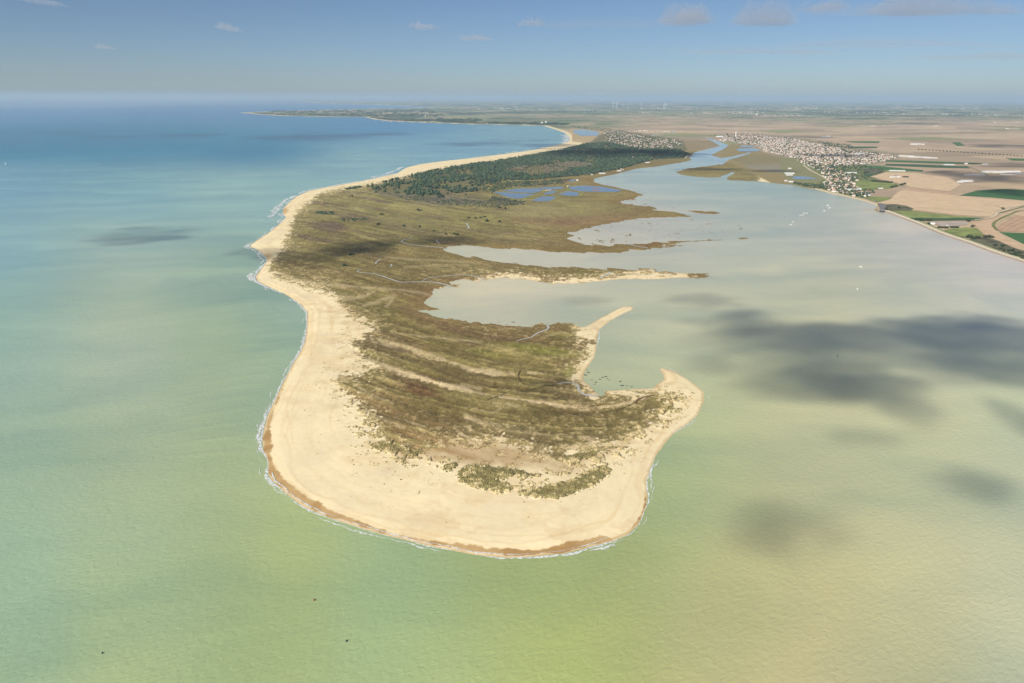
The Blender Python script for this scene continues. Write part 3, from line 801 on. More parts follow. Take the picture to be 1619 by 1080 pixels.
# swell: long low waves bending towards the ocean beach
foc = ground(np.array([640.0]), np.array([520.0]))[0]
rr = np.hypot(SP[:, 0] - foc[0] - 300, (SP[:, 1] - foc[1] + 500))
oc_w = ground(*np.array(OCEAN[36:80], float).T)[:, :2]
dsh = np.full(len(SP), 1e6)
b = (sxp > 60) & (sxp < 560) & (syp > 280) & (syp < 900)
dsh[b] = pdist(oc_w, SP[b, 0], SP[b, 1])
ang = np.arctan2(SP[:, 1] - foc[1], SP[:, 0] - foc[0])
ph = (SP[:, 1] * .93 - SP[:, 0] * .36) / 46.0 + fbm(SP[:, 0] / 300, SP[:, 1] / 300, 2, 161) * 2.2
sw = np.exp(-((dsh - 70) / 110) ** 2) * (sxp < 500) * (syp > 400) * (syp < 720)
SP[:, 2] = sw * .75 * smooth(14, 60, dsh) * (np.maximum(np.sin(ph * 2 * math.pi), -.2) ** 3)
nwr, nwc = SX.shape
I = np.arange(nwr * nwc).reshape(nwr, nwc)
WQ = np.stack([I[:-1, :-1], I[:-1, 1:], I[1:, 1:], I[1:, :-1]], -1).reshape(-1, 4)
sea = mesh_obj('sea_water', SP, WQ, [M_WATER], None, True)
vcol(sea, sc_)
sea['kind'] = 'structure'

print('TERRAIN', len(VV), len(Q), 'SEA', len(SP))

# ------------------------------------------------------------------ haze
HZ = (-620e3, 620e3, -30e3, 345e3, -4.0, 820.0)
hm = bpy.data.materials.new('haze_air'); hm.use_nodes = True
hm.node_tree.nodes.clear()
ho = hm.node_tree.nodes.new('ShaderNodeOutputMaterial')
hv = hm.node_tree.nodes.new('ShaderNodeVolumePrincipled')
hv.inputs['Color'].default_value = (.60, .80, .97, 1)
hv.inputs['Density'].default_value = 2.0e-5
hv.inputs['Anisotropy'].default_value = 0.0
hm.node_tree.links.new(hv.outputs[0], ho.inputs['Volume'])
hb = [(HZ[i], HZ[2 + j], HZ[4 + k]) for i in (0, 1) for j in (0, 1) for k in (0, 1)]
haze = mesh_obj('haze', hb, [(0, 1, 3, 2), (4, 6, 7, 5), (0, 4, 5, 1), (2, 3, 7, 6), (0, 2, 6, 4), (1, 5, 7, 3)], [hm])
haze['kind'] = 'stuff'

# ------------------------------------------------------------------ clouds (flat based, soft edged; their shade falls on sea and land)
cm = bpy.data.materials.new('cloud_vapour'); cm.use_nodes = True
cm.node_tree.nodes.clear()
co = cm.node_tree.nodes.new('ShaderNodeOutputMaterial')
cv = cm.node_tree.nodes.new('ShaderNodeVolumePrincipled')
cv.inputs['Color'].default_value = (.93, .93, .95, 1)
cv.inputs['Density'].default_value = 0.0092
cv.inputs['Anisotropy'].default_value = 0.1
cm.node_tree.links.new(cv.outputs[0], co.inputs['Volume'])


cm2 = cm.copy(); cm2.name = 'cloud_veil'
for nd in cm2.node_tree.nodes:
    if nd.type == 'PRINCIPLED_VOLUME':
        nd.inputs['Density'].default_value = 0.0007
cm3 = cm2.copy(); cm3.name = 'cloud_wisp'
for nd in cm3.node_tree.nodes:
    if nd.type == 'PRINCIPLED_VOLUME':
        nd.inputs['Density'].default_value = 0.00016


def cloud(cx, cy, rx, ry, alt, thick, seed, label, n=34, rough=1.0, flat=.25, lump=1.0, mat=None, pw=1.5):
    gx = np.linspace(-1.35, 1.35, n)
    U, V = np.meshgrid(gx, gx)
    rr_ = U ** 2 + V ** 2
    ny = max(1.0, ry / rx)
    f1 = fbm(U * 1.5 + seed * 7.7, V * 2.9 + seed * 3.1, 4, 200 + seed)
    f2 = fbm(U * 4 + seed, V * 6 + seed * 5.1, 3, 300 + seed)
    T = np.clip(1.12 - rr_ + (f1 - .5) * 2.3 * rough + (f2 - .5) * .5 * rough, 0, 1.3)
    T[0] = T[-1] = 0; T[:, 0] = T[:, -1] = 0
    T = T ** pw * thick
    top = T * (1 - flat) * (1 - lump * .25 + lump * .5 * f2)
    bot = -T * flat
    X = cx + U * rx; Y = cy + V * ry
    act = T > 0
    a2 = act[:-1, :-1] | act[1:, :-1] | act[:-1, 1:] | act[1:, 1:]
    I2 = np.arange(n * n).reshape(n, n)
    q = np.stack([I2[:-1, :-1], I2[:-1, 1:], I2[1:, 1:], I2[1:, :-1]], -1)[a2]
    vt = np.stack([X, Y, alt + top], -1).reshape(-1, 3)
    vb = np.stack([X, Y, alt + bot], -1).reshape(-1, 3)
    rim = ~act.ravel()
    remap = np.arange(n * n) + n * n
    remap[rim] = np.arange(n * n)[rim]
    qb = remap[q][:, ::-1]
    allv = np.concatenate([vt, vb]); allq = np.concatenate([q, qb])
    u_, inv_ = np.unique(allq, return_inverse=True)
    c0 = np.array([cx, cy, alt])
    o = mesh_obj('cloud', allv[u_] - c0, inv_.reshape(-1, 4), [mat or cm], None, True)
    o.location = c0
    tag(o, label, 'cloud', 'broken cumulus clouds')
    return o


def shade(xp, yp, rxp, ryp, thick, seed, label, alt=2200.0, rough=1.0, n=44):
    """A cloud whose shade falls on the map point at photo position (xp, yp)."""
    g0 = gpt(xp, yp)
    s = scale_at(yp)
    y1 = gpt(xp, yp - ryp)[1]; y2 = gpt(xp, yp + ryp)[1]
    ryw = abs(y1 - y2) / 2
    k = alt / TO_SUN[2]
    thick *= .27
    return cloud(g0[0] + TO_SUN[0] * k, g0[1] + TO_SUN[1] * k, rxp * s, ryw, alt, thick, seed, label, n, rough, .4)


SH = [  # photo position of the shade, half sizes, thickness, words
    (1310, 556, 235, 76, 330, 'large cloud overhead shading the blue patch of the estuary'),
    (1590, 550, 190, 66, 360, 'cloud overhead shading the right edge of the estuary'),
    (1350, 606, 110, 38, 260, 'cloud overhead shading the lower rim of the estuary patch'),
    (1165, 512, 85, 26, 150, 'thin cloud overhead shading the water off the sand hook'),
    (1450, 655, 62, 26, 130, 'small cloud overhead shading the water below the estuary patch'),
    (1370, 692, 72, 16, 90, 'narrow cloud overhead shading pale green water right of the spit'),
    (1540, 772, 78, 36, 100, 'cloud overhead shading water near the lower right edge'),
    (1238, 838, 92, 44, 150, 'small cloud overhead shading the dark blot below right of the spit'),
    (1625, 668, 35, 40, 200, 'cloud overhead shading the right margin of the water'),
    (235, 372, 92, 14, 190, 'cloud overhead shading the long dark patch on the open sea'),
    (410, 398, 60, 7, 130, 'thin cloud overhead shading the narrow neck of the beach'),
    (555, 394, 66, 11, 480, 'cloud overhead shading the heath beside the narrow neck'),
    (480, 407, 80, 9, 220, 'wispy cloud overhead shading the heath edge'),
    (700, 380, 75, 8, 260, 'thin cloud overhead shading the marsh creeks'),
    (868, 612, 60, 16, 120, 'wispy cloud overhead shading the tidal creek on the spit'),
    (920, 474, 62, 9, 80, 'wispy cloud overhead shading the middle lagoon'),
    (1120, 478, 80, 14, 90, 'wispy cloud overhead shading water beyond the sand hook')]
for i, (a, b2, c, d, t, w) in enumerate(SH):
    shade(a, b2, c, d, t, i + 1, w, rough=.72 if i < 3 else 1.0)
SHF = [(525, 215, 120, 7.5, 220, 'low flat cloud far off over the open sea'), (760, 228, 80, 4.5, 180, 'low flat cloud streak over the bay'), (830, 221, 60, 3.5, 140, 'thin cloud streak over the far end of the bay'),
       (290, 214, 60, 3.5, 160, 'thin flat cloud streak over the sea at left'), (105, 211, 45, 2.0, 140, 'smallest flat cloud streak over the sea at far left'), (170, 217, 40, 2.5, 140, 'tiny flat cloud streak over the sea at left'),
       (950, 242, 110, 8, 340, 'grey cloud bank shading the pine wood'), (1060, 244, 70, 7, 340, 'grey cloud bank shading the estuary village'), (870, 231, 60, 4, 240, 'grey cloud streak shading the far pines'),
       (1120, 268, 60, 3.5, 240, 'thin grey cloud streak shading the marsh island'), (1215, 271, 55, 2.5, 240, 'thin grey cloud streak shading the marsh by the town'), (1330, 247, 80, 3.0, 220, 'thin grey cloud streak shading the town'),
       (1560, 280, 95, 12, 300, 'grey cloud bank shading the bare fields at right'), (1600, 262, 80, 5, 240, 'grey cloud streak shading green strips of field'), (1590, 232, 70, 5, 220, 'grey cloud streak shading far fields at right'),
       (1270, 217, 55, 2.2, 160, 'long thin cloud streak beyond the town'), (1440, 195, 90, 2.2, 140, 'long thin cloud streak overhead shading far fields beyond the town'),
       (1590, 305, 60, 7, 300, 'grey cloud shading the large green field')]
for i, (a, b2, c, d, t, w) in enumerate(SHF):
    shade(a, b2, c, d, t, 40 + i, w, alt=2300.0, n=34)


def sky_cloud(xp, yp, rxp, hpx, seed, label, alt=2200.0, deep=700.0, faint=False):
    """A cloud bank seen in the sky at photo position (xp, yp = its base)."""
    d = ray(np.array([xp]), np.array([yp]))[0]
    t = (alt - CAMZ) / d[2]
    s = t / FPX
    return cloud(d[0] * t, d[1] * t, rxp * s, max(deep, rxp * s * .3), alt, hpx * s * 1.25, seed, label, 56, 1.25, .15, 1.3, cm3 if faint else cm2, 1.0)


sky_cloud(1085, 34, 40, 20, 71, 'pale puffy cloud with a lit crown, left of the pair')
sky_cloud(1203, 36, 52, 24, 72, 'pale puffy cloud with a lit crown, right of the pair')
sky_cloud(960, 42, 110, 9, 73, 'long mauve cloud streak left of the puffy pair', faint=True)
sky_cloud(840, 39, 20, 10, 74, 'small white puff left of the mauve streak')
sky_cloud(1480, 19, 130, 20, 75, 'broad mauve cloud bank cut by the top right edge')
sky_cloud(1305, 16, 40, 10, 76, 'small mauve puff before the top right bank')
sky_cloud(361, 46, 12, 6, 77, 'tiny white puff in the clear sky at left')
sky_cloud(670, 44, 20, 5, 78, 'little white wisp above the middle of the bay')
sky_cloud(752, 62, 26, 5, 79, 'little white wisp below the small white puff')
sky_cloud(1400, 72, 170, 8, 80, 'long faint grey cloud streak right of centre', deep=1500, faint=True)
sky_cloud(1190, 84, 150, 6, 81, 'faintest grey cloud streak below the puffy pair', deep=1500, faint=True)
sky_cloud(1540, 92, 120, 6, 82, 'low grey cloud streak at the right edge', deep=1500, faint=True)
sky_cloud(60, 3, 20, 4, 83, 'little wisp at the top left edge')
sky_cloud(165, 76, 9, 4, 84, 'faint tiny puff low in the left sky')

# ------------------------------------------------------------------ surf
def foam_mat():
    mt, nt, b = new_mat('sea_foam')
    g = nt.nodes.new('ShaderNodeNewGeometry')
    n = nt.nodes.new('ShaderNodeTexNoise'); n.inputs['Scale'].default_value = .22; n.inputs['Detail'].default_value = 5; n.inputs['Roughness'].default_value = .7
    nt.links.new(g.outputs['Position'], n.inputs['Vector'])
    r = nt.nodes.new('ShaderNodeMapRange'); r.inputs['From Min'].default_value = .34; r.inputs['From Max'].default_value = .56
    nt.links.new(n.outputs['Fac'], r.inputs['Value'])
    nt.links.new(r.outputs[0], b.inputs['Alpha'])
    b.inputs['Base Color'].default_value = (.62, .64, .62, 1)
    b.inputs['Roughness'].default_value = .9
    return mt


M_FOAM = foam_mat()


def resample(P, step):
    P = np.asarray(P, float)
    seg = np.hypot(*np.diff(P, axis=0).T)
    s = np.concatenate([[0], np.cumsum(seg)])
    n = max(2, int(s[-1] / step))
    q = np.linspace(0, s[-1], n)
    return np.stack([np.interp(q, s, P[:, 0]), np.interp(q, s, P[:, 1])], 1), q


def catmull(pts, k=6):
    P = np.asarray(pts, float)
    Pp = np.vstack([2 * P[0] - P[1], P, 2 * P[-1] - P[-2]])
    out = []
    for i in range(1, len(Pp) - 2):
        p0, p1, p2_, p3 = Pp[i - 1:i + 3]
        for t in np.linspace(0, 1, k, endpoint=False):
            out.append(.5 * (2 * p1 + (p2_ - p0) * t + (2 * p0 - 5 * p1 + 4 * p2_ - p3) * t * t + (3 * p1 - p0 - 3 * p2_ + p3) * t ** 3))
    out.append(P[-1])
    return np.array(out)


def normals(P):
    t = np.gradient(P, axis=0)
    t /= np.hypot(t[:, 0], t[:, 1])[:, None] + 1e-9
    return np.stack([t[:, 1], -t[:, 0]], 1)


foam = Soup()
foam_n = [0]


def surf(px_line, off, wid, seed, thr, step=2.2, wave=5.0, z=.22, side=1):
    foam_n[0] += 1
    z += .035 * foam_n[0]
    Wp = ground(*np.array(px_line, float).T)[:, :2]
    P, s = resample(Wp, step)
    # fine wobble
    N = normals(P) * side
    dd = np.hypot(P[:, 0], P[:, 1])
    n1 = fbm(s / 38, s * 0 + seed, 3, 400 + seed); n2 = fbm(s / 90, s * 0 + seed + 4, 3, 420 + seed); n3 = fbm(s / 9, s * 0 + seed, 3, 440 + seed)
    o0 = off + (n1 - .5) * wave * 2 + (n3 - .5) * wave * .7
    w = wid * np.clip((n2 - thr) * 4, 0, 1.4) * (.5 + n3)
    a = P + N * o0[:, None]; b_ = P + N * (o0 + w)[:, None]
    V = np.concatenate([np.c_[a, np.full(len(a), z)], np.c_[b_, np.full(len(a), z)]])
    n = len(a); i = np.arange(n - 1)
    ok = (w[:-1] > .25) | (w[1:] > .25)
    F = np.stack([i, i + 1, i + n + 1, i + n], 1)[ok]
    if len(F):
        foam.add(V, F)


def sub(a, b_):
    return catmull(OCEAN[OCEAN.index(a):OCEAN.index(b_) + 1])


tipL = sub((462.5, 472.5), (424, 749)); tipB = sub((424, 749), (966.8, 856)); tipR = sub((966.8, 856), (1046, 582))
nl = sub((627, 274.6), (455, 322)); nb = sub((455, 322), (447.5, 463.7))
for line, sd_ in ((tipL, 11), (tipB, 21), (tipR, 31)):
    surf(line, .2, 1.7 if sd_ == 31 else 2.6, sd_, {11: .12, 21: .24, 31: .34}[sd_], wave=1.6)
    surf(line, 4.5, 3.0, sd_ + 1, .46, wave=4)
surf(tipB, -5.0, 1.6, 25, .40, wave=3.0, z=.75)
surf(tipL, 5, 4.5, 14, .46, wave=4); surf(tipL, 9, 3.5, 15, .54, wave=4)
surf(tipR, 7, 2.4, 35, .50, wave=4)
surf(nb, 1, 6, 41, .34, wave=4, step=4); surf(nb, 12, 7, 42, .5, wave=8, step=4)
surf(nl, 3, 13, 51, .22, wave=6, step=6); surf(nl, 24, 9, 52, .52, wave=8, step=6)
surf([(468, 309), (450, 320), (441, 330), (431, 343)], 0, 9, 61, .16, wave=14, step=5); surf([(464, 310), (446, 322), (436, 333), (428, 346)], 4, 9, 68, .22, wave=16, step=5)
surf([(458, 317), (445, 327), (432, 338), (424, 348)], 14, 8, 62, .3, wave=20, step=5)
surf([(640, 264), (628, 270), (610, 276), (590, 280.5)], 4, 18, 63, .2, wave=8, step=6)
surf([(898, 212), (902, 219), (900, 224), (897, 226)], 10, 60, 64, .2, wave=30, step=20)
surf([(890, 229), (846, 236), (789, 244), (740, 250)], 8, 18, 65, .3, wave=12, step=14)
surf([(395, 386), (393, 391), (402, 397), (411, 404), (413, 410)], 0, 8, 66, .15, wave=8, step=3)
surf([(403, 432), (400, 438), (402, 444)], 0, 9, 67, .1, wave=4, step=3)
hook = catmull([(1001, 486.5), (1000, 489.5), (986, 495.5), (963, 508.5), (947.4, 521.5), (943.5, 534.4), (942.5, 552.6)])
surf(hook, 3.0, 2.0, 71, .35, wave=2, side=-1)
fo = foam.build('surf_foam', M_FOAM)
tag(fo, 'white surf washing along the ocean beach', 'surf', kind='stuff')

# ------------------------------------------------------------------ still water: ponds and creeks
def still_mat(name, c, rough=.08):
    mt, nt, b = new_mat(name)
    n = nt.nodes.new('ShaderNodeTexNoise'); n.inputs['Scale'].default_value = .01
    g = nt.nodes.new('ShaderNodeNewGeometry'); nt.links.new(g.outputs['Position'], n.inputs['Vector'])
    cr = nt.nodes.new('ShaderNodeMapRange'); cr.inputs['To Min'].default_value = .8; cr.inputs['To Max'].default_value = 1.2
    nt.links.new(n.outputs['Fac'], cr.inputs['Value'])
    mx = nt.nodes.new('ShaderNodeVectorMath'); mx.operation = 'SCALE'; mx.inputs[0].default_value = tuple(c)
    nt.links.new(cr.outputs[0], mx.inputs['Scale']); nt.links.new(mx.outputs[0], b.inputs['Base Color'])
    b.inputs['Roughness'].default_value = rough; b.inputs['IOR'].default_value = 1.33
    return mt


M_POND = still_mat('pond_water', (.13, .165, .20))
M_CREEK = still_mat('creek_water', (.40, .40, .35), .35)
M_MUD = plain('creek_mud', alb((120, 92, 62)), .5, .2, .2)
M_DARKC = plain('creek_bed', alb((92, 80, 52)), .6, .2, .2)


def sheet(name, poly, z, mat, kind='structure'):
    G = [gpt(a, b_, z) for a, b_ in poly]
    # make the face look up
    ar = sum(G[i][0] * G[(i + 1) % len(G)][1] - G[(i + 1) % len(G)][0] * G[i][1] for i in range(len(G)))
    if ar < 0:
        G = G[::-1]
    o = mesh_obj(name, G, [tuple(range(len(G)))], [mat])
    o['kind'] = kind
    return o


PONDS = [[(778.3, 303), (801.8, 304.3), (822, 306), (845, 306.7), (836, 310), (826.5, 313.5), (816.6, 314), (801.8, 311.7), (790, 307)],
         [(791.9, 301.2), (812, 299), (826.5, 297.7), (845, 298.4), (859.8, 299.5), (852, 303), (845, 305.3), (820, 304.2)],
         [(838.8, 297.3), (865, 296), (888, 295.2), (891, 298.6), (871, 299.8), (858, 298.4)],
         [(858.6, 306), (873.4, 301.2), (880.8, 302.4), (876, 306), (862, 308.2)],
         [(841, 317), (855, 310.8), (868, 310.6), (879.6, 311.2), (872, 317.5), (855, 318.4)],
         [(880.8, 307.3), (895.6, 301.8), (905, 303), (916.6, 304.9), (912, 310), (896, 309.5)],
         [(898, 296), (910, 294.4), (924.7, 293.6), (949.4, 295), (968, 298), (984, 301.2), (974, 303.4), (943, 303.4), (918.5, 302.4), (903, 299.6)],
         [(871, 285), (892, 284), (913, 284.5), (904, 287.4), (880, 287)],
         [(905, 206), (920, 204.4), (940, 207), (948, 210), (944.5, 214.6), (918.5, 214.9), (909, 211)],
         [(1163.7, 235.5), (1176, 234.6), (1191, 234.7), (1203, 237.5), (1198, 239.3), (1169.6, 239.6)], [(1252.6, 279), (1266, 278.6), (1280, 280), (1293, 283), (1270, 283.6), (1255.6, 283)],
         [(1167, 231.2), (1180, 230.2), (1195, 231.8), (1188, 233), (1172, 232.8)]]
for q in PONDS:
    sheet('pond', q, 3.1, M_POND)
for q in ([(884, 286.4), (898, 285.4), (905, 286), (894, 287.2)], [(937, 296.6), (944, 296.2), (946, 297.2), (938, 297.6)], [(936, 300.4), (948, 300), (950, 301), (938, 301.6)]):
    sheet('salt_pan', q, 3.3, plain('salt_pan', alb((196, 128, 104)), .5, .15, .02))


def ribbon(name, pts, wpx, mat, dz=.3, zmin=None, k=6, kind='structure', taper=False, wmul=None):
    C = catmull(pts, k)
    P = ground(*C.T)[:, :2]
    N = normals(P)
    n = len(P)
    sc_w = np.array([scale_at(v) for v in C[:, 1]]) * wpx * .5
    if taper:
        sc_w *= np.linspace(.45, 1.15, n)
    sc_w *= .75 + .5 * fbm(np.arange(n) * .6, np.arange(n) * 0 + 3.3, 2, int(pts[0][0]))
    Zc = np.array([ground_z(a, b_) for a, b_ in C])
    Zs = np.array([max(Zc[max(0, i - 1):i + 2]) for i in range(n)]) + dz
    a = np.c_[P + N * sc_w[:, None], Zs]; b_ = np.c_[P - N * sc_w[:, None], Zs]
    i = np.arange(n - 1)
    F = np.stack([i, i + n, i + n + 1, i + 1], 1)
    V = np.concatenate([a, b_])
    e1 = V[F[0, 1]] - V[F[0, 0]]; e2 = V[F[0, 3]] - V[F[0, 0]]
    if np.cross(e1, e2)[2] < 0:
        F = F[:, ::-1]
    o = mesh_obj(name, V, F, [mat])
    if kind: o['kind'] = kind
    return o


for pl, w in CREEKS:
    ribbon('creek', pl, w * 1.7, M_CREEK, .5, taper=len(pl) > 6)
ribbon('dry_creek', [(828, 584), (822, 590), (820, 597), (823, 606), (829, 612)], 1.6, M_DARKC, .25)
ribbon('dry_creek', [(826, 620.5), (842, 618), (856, 614.5), (870, 611), (884, 608.6)], 1.5, M_DARKC, .25)
ribbon('dry_creek', [(886, 658), (910, 657), (940, 655), (965, 651.5), (990, 646), (1005, 638)], 1.5, M_DARKC, .25)
ribbon('dry_creek', [(1004, 640), (1009, 634), (1020, 629), (1034, 627)], 3.6, M_MUD, .3)
ribbon('dry_creek', [(770, 637), (785, 630), (800, 624), (808, 621)], 1.5, M_DARKC, .25)
ribbon('river', [(1128, 219.5), (1112, 217.5), (1090, 218.2), (1070, 217), (1050, 215.6), (1032, 214.6), (1040, 212.4), (1066, 210.8), (1060, 208.4)], 5.0, M_CREEK, .6)

M_BANKG = plain('bank_grass', alb((158, 160, 92)), .9, .25, .02)
for q in ([(790, 316), (812, 316.5), (830, 314), (850, 306.8), (872, 300.4), (892, 299.6)], [(832, 319), (848, 311), (858, 308.8), (882, 304), (896, 298.5), (897, 294.5)], [(864, 309.5), (882, 309), (892, 305.5), (900, 300.5)], [(870, 319), (880, 314), (890, 311), (915, 311.8), (920, 306), (930, 304.6)], [(782, 301), (812, 298), (838, 296), (880, 293.8), (896, 292.8)]):
    ribbon('pond_bank', q, 2.2, M_BANKG, .75)

# ------------------------------------------------------------------ fields, roads, sea wall
def field_mat(name, c, rows=None, var=.06):
    mt, nt, b = new_mat(name)
    g = nt.nodes.new('ShaderNodeNewGeometry')
    n = nt.nodes.new('ShaderNodeTexNoise'); n.inputs['Scale'].default_value = .02; n.inputs['Detail'].default_value = 6
    nt.links.new(g.outputs['Position'], n.inputs['Vector'])
    r = nt.nodes.new('ShaderNodeMapRange'); r.inputs['From Min'].default_value = .3; r.inputs['From Max'].default_value = .7
    r.inputs['To Min'].default_value = 1 - var * 2; r.inputs['To Max'].default_value = 1 + var * 2
    nt.links.new(n.outputs['Fac'], r.inputs['Value'])
    mx = nt.nodes.new('ShaderNodeVectorMath'); mx.operation = 'SCALE'; mx.inputs[0].default_value = tuple(c)
    nt.links.new(r.outputs[0], mx.inputs['Scale']); nt.links.new(mx.outputs[0], b.inputs['Base Color'])
    b.inputs['Roughness'].default_value = .95; b.inputs['Specular IOR Level'].default_value = .1
    return mt


F_GREEN = field_mat('winter_wheat', (.055, .125, .045)); F_MEADOW = field_mat('meadow', (.19, .22, .075), var=.15); F_DGREEN = field_mat('dark_crop', (.05, .10, .05))
F_TAN = field_mat('ploughed_soil', alb((214, 184, 150))); F_TAN2 = field_mat('ploughed_soil_pale', alb((222, 194, 158))); F_TAN3 = field_mat('ploughed_soil_brown', alb((204, 170, 140)))
F_SCRUB = field_mat('rough_scrub', (.11, .105, .065), var=.3); F_GREY = field_mat('gravel_yard', alb((190, 176, 162)), var=.1)
FZ = 4.2
FIELDS = [('green_field', [(1517, 309), (1544, 301.5), (1581.7, 298.6), (1619, 300), (1700, 304), (1760, 330), (1700, 322), (1619, 316.8), (1560, 311.5)], F_GREEN, .6),
          ('green_field', [(1580, 367), (1619, 368.4), (1680, 372), (1720, 384), (1700, 414), (1660, 402), (1619, 386)], F_GREEN, .6),
          ('green_field', [(1400, 253.2), (1429, 253.6), (1500, 256), (1556, 258), (1540, 259.6), (1470, 258), (1400, 255.4)], F_GREEN, .6),
          ('green_field', [(1400, 259), (1450, 259.8), (1528, 263), (1534, 266), (1480, 265), (1400, 261.6)], F_DGREEN, .6),
          ('green_field', [(1360, 262.5), (1385, 262.2), (1460, 269), (1458, 271.4), (1400, 268.5)], F_GREEN, .6),
          ('green_field', [(1335, 223.2), (1391, 223.4), (1389, 226), (1350, 225.2)], F_GREEN, .6), ('green_field', [(1345, 231.5), (1388, 231.8), (1386, 234), (1340, 234.2)], F_DGREEN, .6),
          ('green_field', [(1505, 225.2), (1517, 225), (1526, 230), (1513, 230.4)], F_GREEN, .6), ('green_field', [(1366, 274.6), (1392, 275), (1388, 277.6), (1368, 278)], F_DGREEN, .6),
          ('green_field', [(1590, 250), (1660, 252), (1680, 256), (1600, 253.4)], F_GREEN, .6),
          ('meadow', [(1369.5, 312.3), (1385, 310.8), (1410, 311.8), (1404, 316.2), (1389, 319.2), (1378, 317.2)], F_MEADOW, .6),
          ('meadow', [(1353, 285.6), (1381, 287.4), (1416, 290), (1424, 293), (1408, 297.8), (1381, 300), (1352, 298)], F_MEADOW, .6),
          ('meadow', [(1408, 333), (1442, 333), (1471.5, 336.6), (1513, 341.5), (1556, 344.6), (1549, 347.2), (1500, 346), (1444, 345.6), (1424, 341)], F_MEADOW, .6),
          ('dark_crop_strip', [(1438, 344.6), (1500, 345), (1557, 344.4), (1548, 348), (1500, 348.4), (1448, 348.8)], F_DGREEN, 1.0),
          ('meadow', [(1493, 363.6), (1510, 360.8), (1527.6, 359.5), (1545, 361), (1552, 367), (1557, 373.5), (1540, 376), (1520, 374.4), (1504, 370)], F_MEADOW, .6),
          ('rough_ground', [(1399, 324), (1415, 323), (1432, 325), (1445, 330), (1440, 333), (1408, 332.4), (1402, 330)], F_SCRUB, .5),
          ('rough_ground', [(1362, 266), (1385, 267), (1400, 271), (1390, 274), (1366, 273)], F_SCRUB, .5), ('rough_ground', [(1532, 377), (1560, 374.5), (1580, 381), (1600, 391), (1640, 402), (1700, 424), (1690, 432), (1619, 408), (1570, 392)], F_SCRUB, .5),
          ('gravel_yard', [(1471.5, 351.5), (1500, 350), (1529, 350), (1532, 354), (1515, 357), (1489, 358)], F_GREY, .5),
          ('ploughed_field', [(1386, 321), (1408, 315), (1420, 303), (1440, 297), (1516, 310), (1600, 317), (1640, 320), (1600, 327), (1575, 334), (1568, 343), (1515, 340), (1470, 334.6), (1440, 331.4), (1420, 323), (1400, 322.6)], F_TAN2, .3),
          ('ploughed_field', [(1534, 352), (1572, 345), (1583, 340), (1619, 330), (1680, 333), (1690, 350), (1600, 340), (1569, 357), (1573, 365), (1600, 382), (1660, 404), (1700, 420), (1610, 394), (1560, 374), (1545, 361)], F_TAN, .3),
          ('ploughed_field', [(1575, 358), (1608, 341.5), (1660, 346), (1690, 370), (1619, 366.6), (1580, 365.6)], F_TAN3, .35),
          ('ploughed_field', [(1376, 279), (1400, 272.5), (1450, 273), (1500, 281), (1520, 292), (1500, 303), (1440, 296), (1420, 290), (1395, 284)], F_TAN2, .3),
          ('ploughed_field', [(1428, 301), (1440, 297.5), (1500, 304), (1512, 309), (1460, 303.5)], F_TAN3, .3)]
for i, (nm, q, mt, dz) in enumerate(FIELDS):
    sheet(nm, q, FZ - 1.2 + dz + .03 * i, mt)
M_TRACK = plain('gravel_track', alb((226, 208, 178)), .9, .1, .05)
M_ROAD = plain('asphalt', (.16, .155, .15), .85, .15, .1)
M_GRASSV = plain('grass_verge', (.15, .17, .06), .9, .3, .05)
ribbon('gravel_track', [(1700, 322), (1650, 322.5), (1619, 325.5), (1601, 329), (1589.6, 333.6), (1577, 337), (1573, 342), (1565, 346), (1540, 349)], 3.4, M_TRACK, 1.6)
ribbon('grass_verge', [(1700, 331), (1619, 334), (1600, 339), (1580, 348), (1570, 356), (1575, 364), (1584, 367)], 4.2, M_GRASSV, 1.7)
ribbon('grass_verge', [(1619, 327.5), (1590, 335.6), (1579, 338.5)], 2.6, M_GRASSV, 1.5)
ribbon('grass_verge', [(1450, 328.6), (1500, 332.4), (1540, 335), (1568, 337.4)], 1.6, M_GRASSV, 1.2)
ribbon('grass_verge', [(1556, 325), (1572, 326), (1586, 330.5)], 1.6, M_GRASSV, 1.2)
ribbon('road', [(1270, 262), (1283, 271), (1300, 280), (1312, 288), (1325, 296)], 3.0, M_TRACK, 1.6)
ribbon('road', [(1514, 261), (1530, 264), (1545, 270), (1560, 277)], 1.6, M_GRASSV, 1.7)
ribbon('road', [(1460, 228.6), (1500, 234), (1560, 240), (1640, 245)], 1.2, M_GRASSV, 1.5)
ribbon('road', [(1458, 246), (1500, 246.4), (1560, 247), (1640, 249)], 1.0, M_SCR if 'M_SCR' in globals() else M_ROAD, 1.5)
ribbon('road', [(1160, 226.5), (1180, 229), (1200, 230.5), (1215, 234)], 3.2, M_TRACK, 1.6)

M_FURROW = plain('plough_line', alb((176, 144, 116)), .95, .1, .05)
for q in ([(1583, 363.5), (1604, 352), (1622, 344.5)], [(1591, 365), (1612, 355), (1640, 346.5)], [(1603, 366), (1622, 358), (1655, 349)], [(1578, 361), (1590, 353), (1606, 344)]):
    ribbon('plough_line', q, .9, M_FURROW, 2.2)


